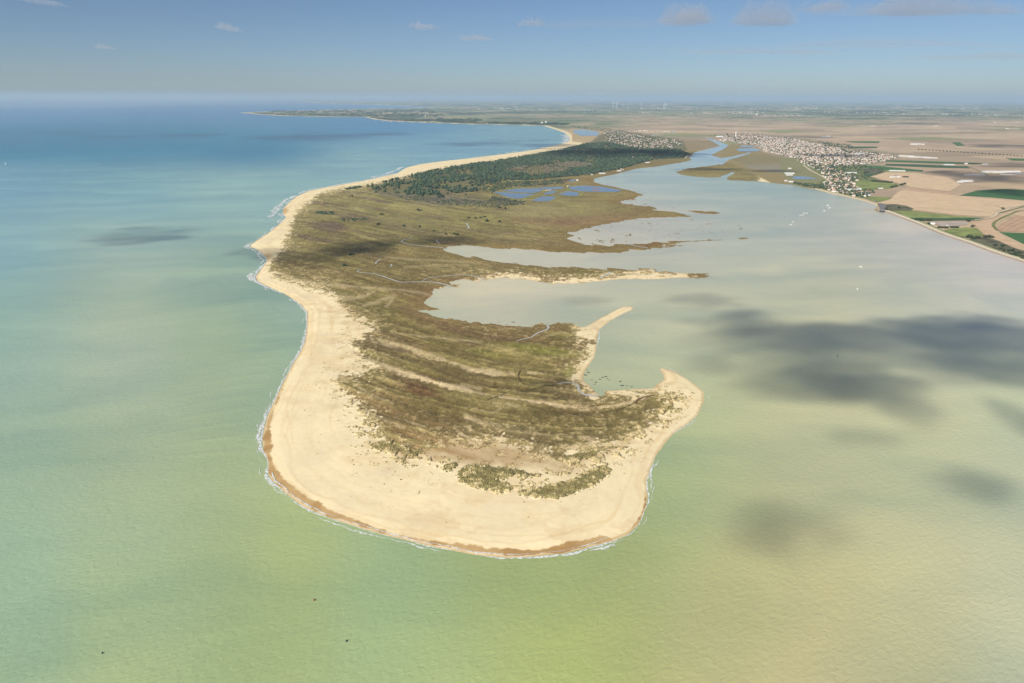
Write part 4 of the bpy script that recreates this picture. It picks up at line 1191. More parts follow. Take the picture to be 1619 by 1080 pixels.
def bank(name, pts, prof, mats, label, cat):
    """Embankment along a shoreline: profile of (inland metres, height, part name, material)."""
    C = catmull(pts, 5)
    P = ground(*C.T)[:, :2]
    N = -normals(P)
    c_in = ground(np.array([1560.0]), np.array([340.0]))[0][:2]
    if ((c_in - P[len(P) // 2]) * N[len(P) // 2]).sum() < 0:
        N = -N
    root = empty(name, (float(P[0][0]), float(P[0][1]), 0))
    off0 = np.array([P[0][0], P[0][1], 0])
    n = len(P)
    for j in range(len(prof) - 1):
        a = np.c_[P + N * prof[j][0], np.full(n, prof[j][1])] - off0
        b_ = np.c_[P + N * prof[j + 1][0], np.full(n, prof[j + 1][1])] - off0
        i = np.arange(n - 1)
        F = np.stack([i, i + 1, i + n + 1, i + n], 1)
        V = np.concatenate([a, b_])
        if np.cross(V[F[0, 1]] - V[F[0, 0]], V[F[0, 3]] - V[F[0, 0]])[2] < 0:
            F = F[:, ::-1]
        mesh_obj(prof[j][2], V, F, [prof[j][3]], root)
    tag(root, label, cat)
    return root


M_STONE = plain('dike_stone', alb((176, 160, 142)), .9, .2, .2); M_PROM = plain('dike_crest', alb((238, 224, 194)), .9, .08, .1)
bank('sea_wall', [(1390, 334.6), (1399, 335.2), (1423, 344.2), (1447, 353.2), (1487.7, 370.7), (1528, 384.2), (1568, 399.2), (1619, 415.6), (1700, 442.6), (1780, 467)],
     [(-3, -.5, 'stone_slope', M_STONE), (8, 3.6, 'crest', M_PROM), (19, 4.6, 'grass_bank', M_GRASSV), (24, 4.4, 'path', M_PROM), (29, 4.3, 'back_slope', M_GRASSV), (42, 3.2, 'toe', M_GRASSV)], None,
     'long pale sea wall running along the right shore of the estuary', 'sea wall')
sheet('harbour_lot', [(1387.5, 322.2), (1393, 321), (1401, 324), (1401.5, 331), (1398, 334.8), (1390, 333.8), (1391, 327)], 4.4, M_ROAD)
ribbon('road', [(1340, 310.2), (1366, 315.6), (1386, 320.8), (1393, 324.5), (1393, 330), (1397, 334)], 1.8, M_PROM, 1.9)
jet = bank('jetty', [(1364, 331.3), (1372, 332.4), (1382, 332.6), (1390, 333.4)], [(-8, -.5, 'stone_side', M_STONE), (-4, 1.6, 'crest', M_STONE), (4, 1.6, 'stone_side', M_STONE), (8, -.5, 'end', M_STONE)], None,
           'low stone jetty reaching out from the harbour lot', 'jetty')

# ------------------------------------------------------------------ vegetation
rng = np.random.default_rng(7)
M_LEAF = attr_mat('foliage')
M_GRASS = attr_mat('dune_grass')


def crown_proto(seed, n=7, flat=.5):
    r = np.random.default_rng(seed)
    v = []
    for h, rad in ((0.15, .75), (.55, 1.0), (.85, .62)):
        for k in range(n):
            a = 2 * math.pi * (k + r.uniform(-.25, .25) + (h > .5) * .5) / n
            q = rad * r.uniform(.72, 1.22)
            v.append((q * math.cos(a), q * math.sin(a), h + r.uniform(-.12, .12)))
    v.append((r.uniform(-.2, .2), r.uniform(-.2, .2), 1.0 + r.uniform(0, .15)))
    F = []
    for l in range(2):
        for k in range(n):
            a, b_ = l * n + k, l * n + (k + 1) % n
            c, d = a + n, b_ + n
            F += [(a, b_, c), (b_, d, c)]
    for k in range(n):
        F.append((2 * n + k, 2 * n + (k + 1) % n, 3 * n))
    return np.array(v), np.array(F)


PROT = [crown_proto(s, 5) for s in range(6)]


def scatter_px(poly, n, world_uniform=True):
    P = ground(*np.array(poly, float).T)[:, :2]
    lo, hi = P.min(0), P.max(0)
    out = np.zeros((0, 2))
    while len(out) < n:
        q = rng.uniform(lo, hi, (n * 3, 2))
        a, b_ = topx(np.c_[q, np.zeros(len(q))])
        out = np.concatenate([out, q[inside(poly, a, b_)]])
    return out[:n]


def grove(soup, pts, rad, hgt, cols, z=1.5, lift=.0):
    for i in range(len(pts)):
        V, F = PROT[rng.integers(6)]
        r = rng.uniform(*rad); h = rng.uniform(*hgt)
        a = rng.uniform(0, 6.28)
        c, s = math.cos(a), math.sin(a)
        vx = (V[:, 0] * c - V[:, 1] * s) * r + pts[i, 0]; vy = (V[:, 0] * s + V[:, 1] * c) * r + pts[i, 1]
        col = cols[rng.integers(len(cols))] * rng.uniform(.75, 1.25)
        soup.add(np.stack([vx, vy, V[:, 2] * h + z + lift * h], 1), F, np.clip(col, .01, .6))


PINE = [np.array(c) for c in [(.040, .068, .038), (.030, .055, .034), (.055, .085, .040), (.026, .045, .034), (.075, .09, .045)]]
DECI = [np.array(c) for c in [(.16, .125, .09), (.13, .11, .075), (.09, .095, .05)]]
OLIVE = [np.array(c) for c in [(.07, .08, .04), (.05, .065, .035), (.10, .10, .055)]]
fs = Soup()
GAPS = [(640, 294, 10, 2.5), (672, 299, 9, 2), (700, 278, 12, 2), (742, 276, 14, 2.5), (720, 292, 18, 2.2), (748, 298, 12, 2), (690, 301, 10, 2), (870, 262, 8, 2), (700, 289, 10, 1.6)]
pf = scatter_px(FOREST, 18500)
pf = np.concatenate([pf, scatter_px([(585, 300), (625, 305), (690, 298), (760, 300), (830, 288), (840, 293), (790, 302), (770, 316), (700, 322), (640, 316), (600, 309)], 700)])
a_, b_ = topx(np.c_[pf, np.zeros(len(pf))])
dn = fbm(pf[:, 0] / 170, pf[:, 1] / 420, 4, 601)
okm = rng.random(len(pf)) < smooth(.32, .48, dn) + .07
fe = sdf(FOREST, a_, b_, 60)
okm &= rng.random(len(pf)) < np.where((a_ < 830) & (b_ > 285), smooth(-6, 9, fe), 1)
for gx_, gy_, r1, r2 in GAPS:
    okm &= ((a_ - gx_) / r1) ** 2 + ((b_ - gy_) / r2) ** 2 > .5 + rng.random(len(pf))
okm &= ~((b_ > 296) & (a_ < 760) & (rng.random(len(pf)) < .25))
okm &= ~((a_ > 950) & (b_ < 240) & (rng.random(len(pf)) < .5))
pf = pf[okm]; a_ = a_[okm]; b_ = b_[okm]
dec = (((a_ - 850) / 50) ** 2 + ((b_ - 270) / 6) ** 2 < .5 + rng.random(len(pf))) | (((a_ - 905) / 30) ** 2 + ((b_ - 262) / 5) ** 2 < .6 + rng.random(len(pf)) * .6)
grove(fs, pf[~dec], (4.5, 12), (8, 17), PINE)
grove(fs, pf[dec], (6, 10), (9, 14), DECI)
o = fs.build('pine_forest', M_LEAF)
tag(o, 'dense dark green pine wood covering the root of the spit', 'forest', kind='stuff')
# far woods and scrub
ss = Soup()
grove(ss, scatter_px([(620, 309), (690, 314), (760, 318), (830, 318), (835, 322), (770, 330), (700, 325), (640, 317)], 420), (4, 8), (3, 6), OLIVE + [np.array((.10, .085, .075))])
grove(ss, scatter_px([(755, 300), (790, 288), (850, 288), (905, 283), (890, 292), (800, 298), (775, 306)], 380), (5, 9), (4, 9), OLIVE + PINE[:2])
grove(ss, scatter_px([(780, 312), (812, 318), (830, 325), (800, 326), (770, 318)], 170), (4, 8), (5, 10), OLIVE + [np.array((.08, .07, .065))])
grove(ss, scatter_px([(500, 335), (530, 335), (528, 341), (498, 339)], 60), (4, 7), (3, 6), PINE)
grove(ss, scatter_px([(530, 346), (582, 346), (580, 350), (540, 352)], 50), (4, 7), (3, 6), OLIVE)
grove(ss, scatter_px([(545, 299), (572, 294.5), (574, 297), (548, 301)], 60), (5, 8), (5, 9), PINE)
o = ss.build('scrub_thickets', M_LEAF)
tag(o, 'grey green thickets of scrub in front of the pine wood', 'scrub', kind='stuff')

# dune grass tufts: geometry over the near spit
def tufts(name, sel, n, rad, hgt, dark, label, seed):
    r = np.random.default_rng(seed)
    w = sel / sel.sum()
    pick = r.choice(len(x), n, p=w)
    jx = r.uniform(-1, 1, n) * cell[pick] * .8; jy = r.uniform(-1, 1, n) * cell[pick] * .8
    R_ = r.uniform(*rad, n) * (.6 + r.random(n) ** 3 * 1.4); H_ = r.uniform(*hgt, n) * (.6 + r.random(n))
    k = 5
    ang = r.uniform(0, 6.28, (n, 1)) + np.arange(k)[None] * 2 * math.pi / k
    rad_ = R_[:, None] * r.uniform(.6, 1.3, (n, k))
    bx = wx[pick][:, None] + jx[:, None] + np.cos(ang) * rad_
    by = wy[pick][:, None] + jy[:, None] + np.sin(ang) * rad_
    bz = np.repeat(zz[pick][:, None] - .25, k, 1)
    ax_ = wx[pick] + jx + r.uniform(-.3, .3, n) * R_; ay_ = wy[pick] + jy + r.uniform(-.3, .3, n) * R_
    V = np.empty((n, k + 1, 3)); V[:, :k, 0] = bx; V[:, :k, 1] = by; V[:, :k, 2] = bz
    V[:, k, 0] = ax_; V[:, k, 1] = ay_; V[:, k, 2] = zz[pick] + H_
    base = np.arange(n)[:, None, None] * (k + 1)
    F = np.array([(i, (i + 1) % k, k) for i in range(k)])[None] + base
    c = veg[pick] * .6 + np.asarray(dark)[r.integers(len(dark), size=n)] * .4
    c = c * r.uniform(.7, 1.25, (n, 1))
    o = mesh_obj(name, V.reshape(-1, 3), F.reshape(-1, 3), [M_GRASS])
    vcol(o, np.clip(np.repeat(c, k + 1, 0), .01, .6))
    tag(o, label, 'grass', kind='stuff')
    return o


area = cell * 1.0 * (y - 0) ** 0
nearw = (y > 430) & (sd > 12)
clump = smooth(.02, .22, nz1 + nz2 * .6)
tufts('heath_grass', nearw * vegm * on_spit * crk_m * (.25 + clump) * smooth(430, 520, y) + 1e-12, 46000, (.5, 1.4), (.35, .95), [(.10, .085, .04), (.13, .11, .05), (.085, .07, .04), (.15, .13, .065)], 'low brown heath and grass tufts on the spit', 1)
tufts('marram_grass', nearw * tuft * on_spit + 1e-12, 9500, (.8, 1.8), (.6, 1.5), [(.15, .15, .06), (.12, .115, .05), (.20, .19, .085)], 'olive marram grass tufts on the foredunes', 2)
sparse = nearw * on_spit * np.exp(-np.abs(veg_sd) / 16.0) * (y > 500) * smooth(.02, .2, nz1 + nz2)
tufts('dune_tufts', sparse + 1e-12, 4500, (.7, 1.7), (.5, 1.3), [(.09, .08, .035), (.12, .11, .05), (.07, .06, .03)], 'scattered dark tufts along the back of the beach', 3)
tufts('flat_tufts', (smooth(0, 10, tan_sd) * smooth(-.02, .16, nz1 + nz2) * on_spit) + 1e-12, 1300, (.6, 1.5), (.4, 1.1), [(.09, .08, .035), (.12, .11, .05)], 'scattered tufts on the tan sand flat behind the foredunes', 6)
midw = (y > 322) & (y < 470) & (x < 1000) & (sd > 30)
tufts('marsh_scrub', midw * vegm * on_spit * crk_m * (.1 + clump) * cell + 1e-12, 9000, (2.0, 4.2), (.6, 1.6), [(.12, .11, .055), (.10, .09, .05), (.15, .135, .07)], 'low scrub tufts across the middle of the spit', 4)

# ---- single trees and bushes one can tell apart
def leaf_crown(seed, n=150):
    """Crown of many small leaf-clump faces with gaps between them."""
    r = np.random.default_rng(seed)
    lob = [(r.uniform(-.45, .45), r.uniform(-.45, .45), r.uniform(.25, .8), r.uniform(.34, .55)) for _ in range(7)]
    V, F = [], []
    for i in range(n):
        lx, ly, lz, lr = lob[i % 7]
        d = r.normal(size=3); d /= np.linalg.norm(d)
        p = np.array((lx, ly, lz)) + d * lr * r.uniform(.75, 1.05)
        t = np.cross(d, r.normal(size=3)); t /= np.linalg.norm(t)
        bt = np.cross(d, t)
        s = r.uniform(.10, .2)
        k = len(V)
        V += [p + t * s, p + bt * s, p - t * s + d * s * .3, p - bt * s]
        F.append((k, k + 1, k + 2, k + 3))
    return np.array(V), F


def trunk_mesh(r=.06, h=.45):
    V, F = [], []
    for l, (z, q) in enumerate(((0, 1.3), (.5, .9), (1, .6))):
        for k in range(6):
            a = k * math.pi / 3
            V.append((math.cos(a) * r * q, math.sin(a) * r * q, z * h))
    for l in range(2):
        for k in range(6):
            F.append((l * 6 + k, l * 6 + (k + 1) % 6, l * 6 + 6 + (k + 1) % 6, l * 6 + 6 + k))
    return V, F


M_TREE = [plain('tree_leaf_dark', (.030, .05, .028), .9, .4, .5), plain('tree_leaf_green', (.05, .075, .035), .9, .4, .5), plain('tree_leaf_olive', (.075, .085, .045), .9, .4, .5)]
M_BARK = plain('bark', (.12, .09, .065), .9, .3, 2.0)
protos = []
for s in range(5):
    root = empty('tree', (0, 0, -500))
    v_, f_ = trunk_mesh()
    mesh_obj('trunk', v_, f_, [M_BARK], root)
    v_, f_ = leaf_crown(50 + s)
    mesh_obj('crown', v_, f_, [M_TREE[s % 3]], root)
    protos.append(root)
used = [False] * 5


def tree(xp, yp, wid, hgt, label, group, name='tree', cat='tree'):
    """wid, hgt in metres."""
    i = int(rng.integers(5))
    o = copy_tree(protos[i])
    o.name = name
    p = gpt(xp, yp, 3.0)
    o.location = (p[0], p[1], ground_z(xp, yp) + .1)
    o.rotation_euler = (0, 0, rng.uniform(0, 6.28))
    o.scale = (wid, wid * rng.uniform(.85, 1.15), hgt)
    tag(o, label, cat, group)
    return o


NT = ['first', 'second', 'third', 'fourth', 'fifth', 'sixth', 'seventh', 'eighth', 'ninth', 'tenth', 'eleventh', 'twelfth', 'thirteenth', 'fourteenth', 'fifteenth', 'sixteenth']
WL = 'dark leafy tree in the dense belt behind the sea wall at the right edge'
for i in range(44):
    t = rng.random()
    xq = 1566 + t * 130 + rng.uniform(-8, 8)
    yq = 385 + t * 44 + rng.uniform(-1, 8) * .8
    tree(xq, yq, rng.uniform(7, 11), rng.uniform(7, 11), WL, 'trees behind the sea wall')
for xq, yq, l in [(1530, 375.5, 'leftmost dark tree of the clump above the sea wall'), (1535, 376.5, 'second dark tree of the clump above the sea wall'), (1540, 378.5, 'third dark tree of the clump above the sea wall'),
                  (1546.5, 377, 'lone dark tree standing just right of the clump above the sea wall'), (1558, 376, 'left tree of the round grove at the corner of the ploughed field'), (1562, 375, 'middle tree of the round grove at the corner of the ploughed field'),
                  (1566.5, 376.4, 'right tree of the round grove at the corner of the ploughed field'), (1468, 354.5, 'dark tree beside the white hall'), (1537.6, 359.5, 'lone dark bush on the short meadow'), (1531, 350.3, 'dark bush at the end of the gravel yard'),
                  (1401.5, 331.6, 'dark bush beside the harbour lot'), (1421, 329.5, 'dark thicket on rough ground right of the harbour lot'), (1585, 331, 'dark bush where the tracks meet')]:
    tree(xq, yq, rng.uniform(10, 14), rng.uniform(8, 12), l, 'trees near the sea wall')
for i in range(9):
    tree(1484 + i * 1.8, 360 + i * .12, 8, 6, NT[i] + ' from the left, bush of the left dark hedge below the gravel yard', 'left hedge bushes')
for i in range(8):
    tree(1503.5 + i * 1.6, 360.2 + (i % 2) * .2, 7, 6, NT[i] + ' from the left, bush of the right dark hedge below the gravel yard', 'right hedge bushes')
for i in range(14):
    tree(1448 + i * 1.9, 348.0 + i * .12 + rng.uniform(-.2, .2), 6, rng.uniform(6, 10), NT[i] + ' from the left, small tree in the row along the dark green crop strip', 'row of trees by the crop strip')
for i in range(16):
    tree(1379 + i * 2.0 + rng.uniform(-.5, .5), 287 + i * .15 + rng.uniform(-.4, .4), 11, 9, NT[i] + ' from the left, tree of the dark line across the meadow edge below the town', 'meadow edge trees')
for i in range(5):
    tree(1409 + i * 2, 297 - i * .5, 11, 9, NT[i] + ' from the left, tree of the short slanting hedge at the meadow corner', 'slanting hedge trees')
for i in range(5):
    tree(1424 + i * 1.7, 293 - i * .4, 11, 9, NT[i] + ' from the left, tree of the outermost short hedge beside the bare field', 'outer hedge trees')
for i in range(5):
    tree(1429 + i * 1.5, 280.6, 11, 8, NT[i] + ' from the left, tree right of the farm on the bare field', 'farm trees')
for i in range(30):
    tree(1452 + i * 5.6, 236.4 + i * .37 + rng.uniform(-.15, .15), 12, 9, 'tree of the long straight roadside row across far fields', 'roadside trees')
BUSH = [(638.5, 357.8), (723, 371.2), (597.5, 355), (604, 339.5), (557, 310), (664, 359), (705, 371), (718, 370), (686, 365.5), (766, 343.5), (760, 344.5), (752, 345.5), (741, 345), (769, 349), (555, 403.5), (545, 421), (664, 333), (770, 350.5), (789, 351), (661, 332), (799, 330), (790, 329)]
NTH = ['leftmost', 'second', 'third', 'fourth', 'fifth', 'sixth', 'seventh', 'eighth', 'ninth', 'tenth', 'eleventh', 'twelfth', 'thirteenth', 'fourteenth', 'fifteenth', 'sixteenth',
       'seventeenth', 'eighteenth', 'nineteenth', 'twentieth', 'twenty-first', 'rightmost']
for i, (xq, yq) in enumerate(sorted(BUSH)):
    tree(xq, yq, rng.uniform(8, 13), rng.uniform(4, 7), '%s lone dark bush, counted from the left, on the grassy middle of the spit' % NTH[i], 'lone bushes on the spit', 'bush', 'bush')
for pr in protos:
    for ch in list(pr.children):
        bpy.data.objects.remove(ch)
    bpy.data.objects.remove(pr)

# ------------------------------------------------------------------ houses
M_WALLS = [plain('wall_white', (.63, .61, .57), .9, .05, .1), plain('wall_cream', (.55, .50, .42), .9, .05, .1), plain('wall_pink', (.52, .44, .38), .9, .05, .1)]
M_ROOFS = [plain('roof_terracotta', (.36, .17, .10), .9, .2, .3), plain('roof_pale_tile', (.46, .30, .21), .9, .2, .3), plain('roof_rose_tile', (.42, .24, .17), .9, .2, .3), plain('roof_slate', (.13, .14, .17), .8, .2, .3), plain('roof_white_sheet', (.50, .50, .50), .6, .05, .1)]


def house_geo(L, D, hw, hr, e=.5):
    V = [(-L / 2, -D / 2, 0), (L / 2, -D / 2, 0), (L / 2, D / 2, 0), (-L / 2, D / 2, 0),
         (-L / 2, -D / 2, hw), (L / 2, -D / 2, hw), (L / 2, D / 2, hw), (-L / 2, D / 2, hw), (-L / 2, 0, hw + hr), (L / 2, 0, hw + hr)]
    F = [(0, 1, 5, 4), (1, 2, 6, 9, 5), (2, 3, 7, 6), (3, 0, 4, 8, 7)]
    k = hr / (D / 2); lo = hw - e * k + .15
    b0 = len(V)
    V += [(-L / 2 - e, -D / 2 - e, lo), (L / 2 + e, -D / 2 - e, lo), (L / 2 + e, 0, hw + hr + .15), (-L / 2 - e, 0, hw + hr + .15), (L / 2 + e, D / 2 + e, lo), (-L / 2 - e, D / 2 + e, lo)]
    F += [(b0, b0 + 1, b0 + 2, b0 + 3), (b0 + 3, b0 + 2, b0 + 4, b0 + 5)]
    return V, F, [0, 0, 0, 0, 1, 1]


HM = []
WN = ['white', 'cream', 'pinkish']; RN = ['terracotta', 'pale tiled', 'rose tiled', 'dark slate', 'white']
for wi, ri, L, D, hw, hr in [(0, 0, 17, 10, 5.5, 2.6), (0, 1, 20, 11, 6, 2.8), (1, 1, 16, 11, 5, 2.6), (0, 2, 14, 10, 6.5, 2.4), (2, 2, 18, 11, 6, 2.8), (0, 1, 26, 11, 5.5, 2.6), (1, 0, 15, 11, 7, 2.6), (0, 3, 17, 11, 6, 3.0), (0, 4, 24, 14, 5, 1.6)]:
    V, F, mi = house_geo(L, D, hw, hr)
    me = bpy.data.meshes.new('house'); me.from_pydata(V, [], F); me.update()
    me.materials.append(M_WALLS[wi]); me.materials.append(M_ROOFS[ri])
    me.polygons.foreach_set('material_index', np.array(mi, np.int32))
    HM.append((me, V, F, mi, wi, ri))
PWT = np.array([.13, .2, .14, .15, .12, .12, .07, .03, .04]); PWT /= PWT.sum()
T_AIG = [(1150, 214.5), (1190, 213.5), (1240, 217), (1290, 227), (1330, 235.5), (1380, 242), (1417, 246.5), (1412, 252), (1385, 257), (1350, 261), (1312, 264), (1290, 261), (1262, 251.5), (1240, 246.5), (1215, 240.5), (1203, 235), (1195, 231), (1165, 225.5), (1140, 219)]
T_SEA = [(1262, 252.5), (1310, 264.5), (1332, 272), (1350, 283), (1348, 296), (1366, 304), (1374, 311), (1362, 313.5), (1336, 308.5), (1302, 299.5), (1285, 296), (1312, 288), (1296, 272)]
T_FAU = [(955, 209.5), (972, 206.5), (1000, 213), (1040, 219), (1074, 222), (1078, 230), (1062, 235.5), (1030, 233), (1000, 232), (970, 228), (958, 222)]
T_FA2 = [(985, 231), (1075, 236), (1090, 246), (1040, 250), (1000, 254), (960, 256), (950, 248)]
hs = []
for poly, n, tw, jit, sp in ((T_AIG, 2300, .5, .3, .0), (T_SEA, 420, .7, .8, 0), (T_FAU, 360, .35, .3, 0), (T_FA2, 70, .3, 1, 0)):
    P = scatter_px(poly, n)
    # line them up along streets
    c, s = math.cos(tw), math.sin(tw)
    U_ = P[:, 0] * c + P[:, 1] * s; V_ = -P[:, 0] * s + P[:, 1] * c
    V_ = np.round(V_ / 42) * 42 + rng.normal(0, 5, n); U_ = np.round(U_ / 26) * 26 + rng.normal(0, 3, n)
    P = np.c_[U_ * c - V_ * s, U_ * s + V_ * c]
    # drop those that stand in one another
    key = set(); k2 = []
    for i in range(n):
        q = (int(P[i, 0] // 17), int(P[i, 1] // 17))
        if any((q[0] + a, q[1] + b2) in key for a in (-1, 0, 1) for b2 in (-1, 0, 1) if abs(a) + abs(b2) < 2):
            continue
        key.add(q); k2.append(i)
    P = P[k2]
    for i in range(len(P)):
        hs.append((P[i, 0], P[i, 1], tw + rng.choice([0, math.pi / 2]) + rng.normal(0, .12), rng.choice(9, p=PWT), poly))
extra = [(968, 249.5), (970, 247), (973, 250.5), (909, 243.5), (916, 261), (933, 261), (936, 264), (940, 265), (976, 271.5), (982, 268), (985, 269), (935, 277), (952, 275), (955, 275.5), (913, 286.2), (1087, 247.5), (1085, 250), (986, 261), (1002, 259.5), (1023, 258), (893, 262.5), (882, 277.5), (875, 277)]
for xq, yq in extra:
    p = gpt(xq, yq)
    hs.append((p[0], p[1], rng.uniform(0, 3), int(rng.choice([0, 1, 5, 8])), None))
hs.sort(key=lambda h: h[0] ** 2 + h[1] ** 2)
print('HOUSES', len(hs))
far = {}
hv_, hf_, hm_, hn_ = [], [], [], 0
for i, (X_, Y_, rz, vi, poly) in enumerate(hs):
    me, V, F, mi, wi, ri = HM[vi]
    sc3 = rng.uniform(.7, 1.1)
    if i < 300:
        o = bpy.data.objects.new('house', me)
        COL.objects.link(o)
        o.location = (X_, Y_, 2.2); o.rotation_euler = (0, 0, rz); o.scale = (sc3, sc3, sc3)
        xp_, yp_ = topx(np.array([[X_, Y_, 2.0]]))
        where = 'in the village by the pine wood' if xp_[0] < 1110 else ('in the seaside quarter of the estuary town' if yp_[0] > 275 else 'at the near edge of the large estuary town')
        lb = '%s house with %s roof %s' % (WN[wi], RN[ri], where)
        tag(o, lb, 'house', lb.replace(' house with', ' houses with'))
    else:
        c, s = math.cos(rz) * sc3, math.sin(rz) * sc3
        Va = np.array(V)
        hv_.append(np.stack([Va[:, 0] * c - Va[:, 1] * s + X_, Va[:, 0] * s + Va[:, 1] * c + Y_, Va[:, 2] * sc3 + 2.0], 1))
        hf_ += [tuple(a + hn_ for a in f) for f in F]
        hm_ += [wi if q == 0 else 3 + ri for q in mi]
        hn_ += len(Va)
o = mesh_obj('distant_houses', np.concatenate(hv_), hf_, M_WALLS + M_ROOFS, None, False, hm_)
tag(o, 'mass of far white houses with tiled roofs', 'houses', kind='stuff')
# garden trees among them
ts = Soup()
for poly, n in ((T_AIG, 900), (T_SEA, 520), (T_FAU, 620), (T_FA2, 700), ([(1120, 216), (1150, 212), (1205, 211), (1210, 214), (1150, 218)], 60), ([(1290, 224), (1345, 230), (1350, 236), (1300, 231)], 130), ([(1330, 237), (1390, 243), (1395, 246), (1335, 243)], 110),
                ([(1310, 262), (1365, 262), (1400, 270), (1370, 285), (1340, 282)], 170), ([(1345, 300), (1385, 302), (1380, 309), (1350, 308)], 70), ([(1250, 289.5), (1300, 294), (1310, 301), (1280, 297)], 110), ([(880, 272), (935, 270), (985, 262), (1000, 262), (940, 277), (885, 281)], 260),
                ([(900, 199), (960, 203), (985, 209), (960, 210), (915, 203)], 150), ([(1150, 216), (1200, 220), (1210, 226), (1165, 222)], 80)):
    grove(ts, scatter_px(poly, n), (5, 9), (7, 12), PINE + OLIVE)
for xa, xb, ya, n in ((405, 700, 182.2, 260), (590, 760, 190.6, 240), (700, 900, 195.8, 150), (430, 690, 176.5, 200)):
    xs_ = rng.uniform(xa, xb, n)
    lim = np.interp(xs_, [380, 409.6, 454, 513, 577.6, 592.5, 617, 664, 740, 814, 880], [177.5, 179.6, 182.3, 183.2, 184, 187, 190, 192.3, 195, 196.5, 198])
    ys_ = np.minimum(ya + rng.normal(0, 1.2, n), lim - .4)
    Pw = ground(xs_, ys_)[:, :2]
    grove(ts, Pw, (40, 110), (12, 22), PINE)
o = ts.build('garden_trees', M_LEAF)
tag(o, 'dark garden and roadside trees among the far houses', 'trees', kind='stuff')
# specks of far villages
vs_v, vs_f, vs_m, vn = [], [], [], 0
FARV = [(520, 181.5, 70, .8), (470, 182, 40, .5), (650, 192.6, 50, .4), (560, 176.5, 60, .6), (780, 194.6, 60, .5), (850, 195.6, 25, .6), (1020, 178, 20, .5), (1130, 179, 60, .7), (1170, 180, 40, .6), (1190, 177.5, 40, .6), (1240, 183, 60, .8), (1380, 199.5, 15, .4),
        (1365, 178, 80, .6), (1470, 181, 70, .6), (1580, 182, 60, .6), (900, 174, 100, .8), (1300, 172, 120, 1), (1500, 171, 120, 1), (1060, 172, 80, .8), (780, 172, 80, .8), (1475, 199.5, 8, .3), (1600, 204, 12, .5), (1590, 194, 30, .5), (1140, 222, 10, .8), (1015, 207.5, 20, .5), (1052, 208.5, 12, .3)]
for cx, cyy, w, hsp in FARV:
    n = int(8 + w * .35)
    for _ in range(n):
        p = gpt(cx + rng.normal(0, w * .5), cyy + rng.normal(0, hsp))
        if p[1] > 150e3 or p[1] < 0: continue
        _, V, F, mi, wi, ri = HM[rng.choice(9, p=PWT)]
        sc3 = rng.uniform(.9, 2.2) * max(1, p[1] / 16000)
        rz = rng.uniform(0, 3)
        c, s = math.cos(rz) * sc3, math.sin(rz) * sc3
        Va = np.array(V)
        vs_v.append(np.stack([Va[:, 0] * c - Va[:, 1] * s + p[0], Va[:, 0] * s + Va[:, 1] * c + p[1], Va[:, 2] * sc3 * .6 + 2.0], 1))
        vs_f += [tuple(a + vn for a in f) for f in F]; vs_m += [wi if q == 0 else 3 + ri for q in mi]; vn += len(Va)
o = mesh_obj('horizon_villages', np.concatenate(vs_v), vs_f, M_WALLS + M_ROOFS, None, False, vs_m)
tag(o, 'pale specks of villages on the far plain', 'villages', kind='stuff')


# ---- sheds, halls and glasshouses standing alone
def shed(xp, yp, Lm, Dm, hw, label, rz=0.0, roof=4, wall=0, name='farm_shed', cat='shed'):
    p = gpt(xp, yp)
    root = empty(name, (p[0], p[1], 3.4), rz)
    Lm *= .72; Dm *= .72
    V, F, mi = house_geo(Lm, Dm, hw, hw * .35, .4)
    mesh_obj('wall', V[:10], F[:4], [M_WALLS[wall]], root)
    mesh_obj('roof', V[10:], [tuple(a - 10 for a in f) for f in F[4:]], [M_ROOFS[roof]], root)
    tag(root, label, cat)
    return root


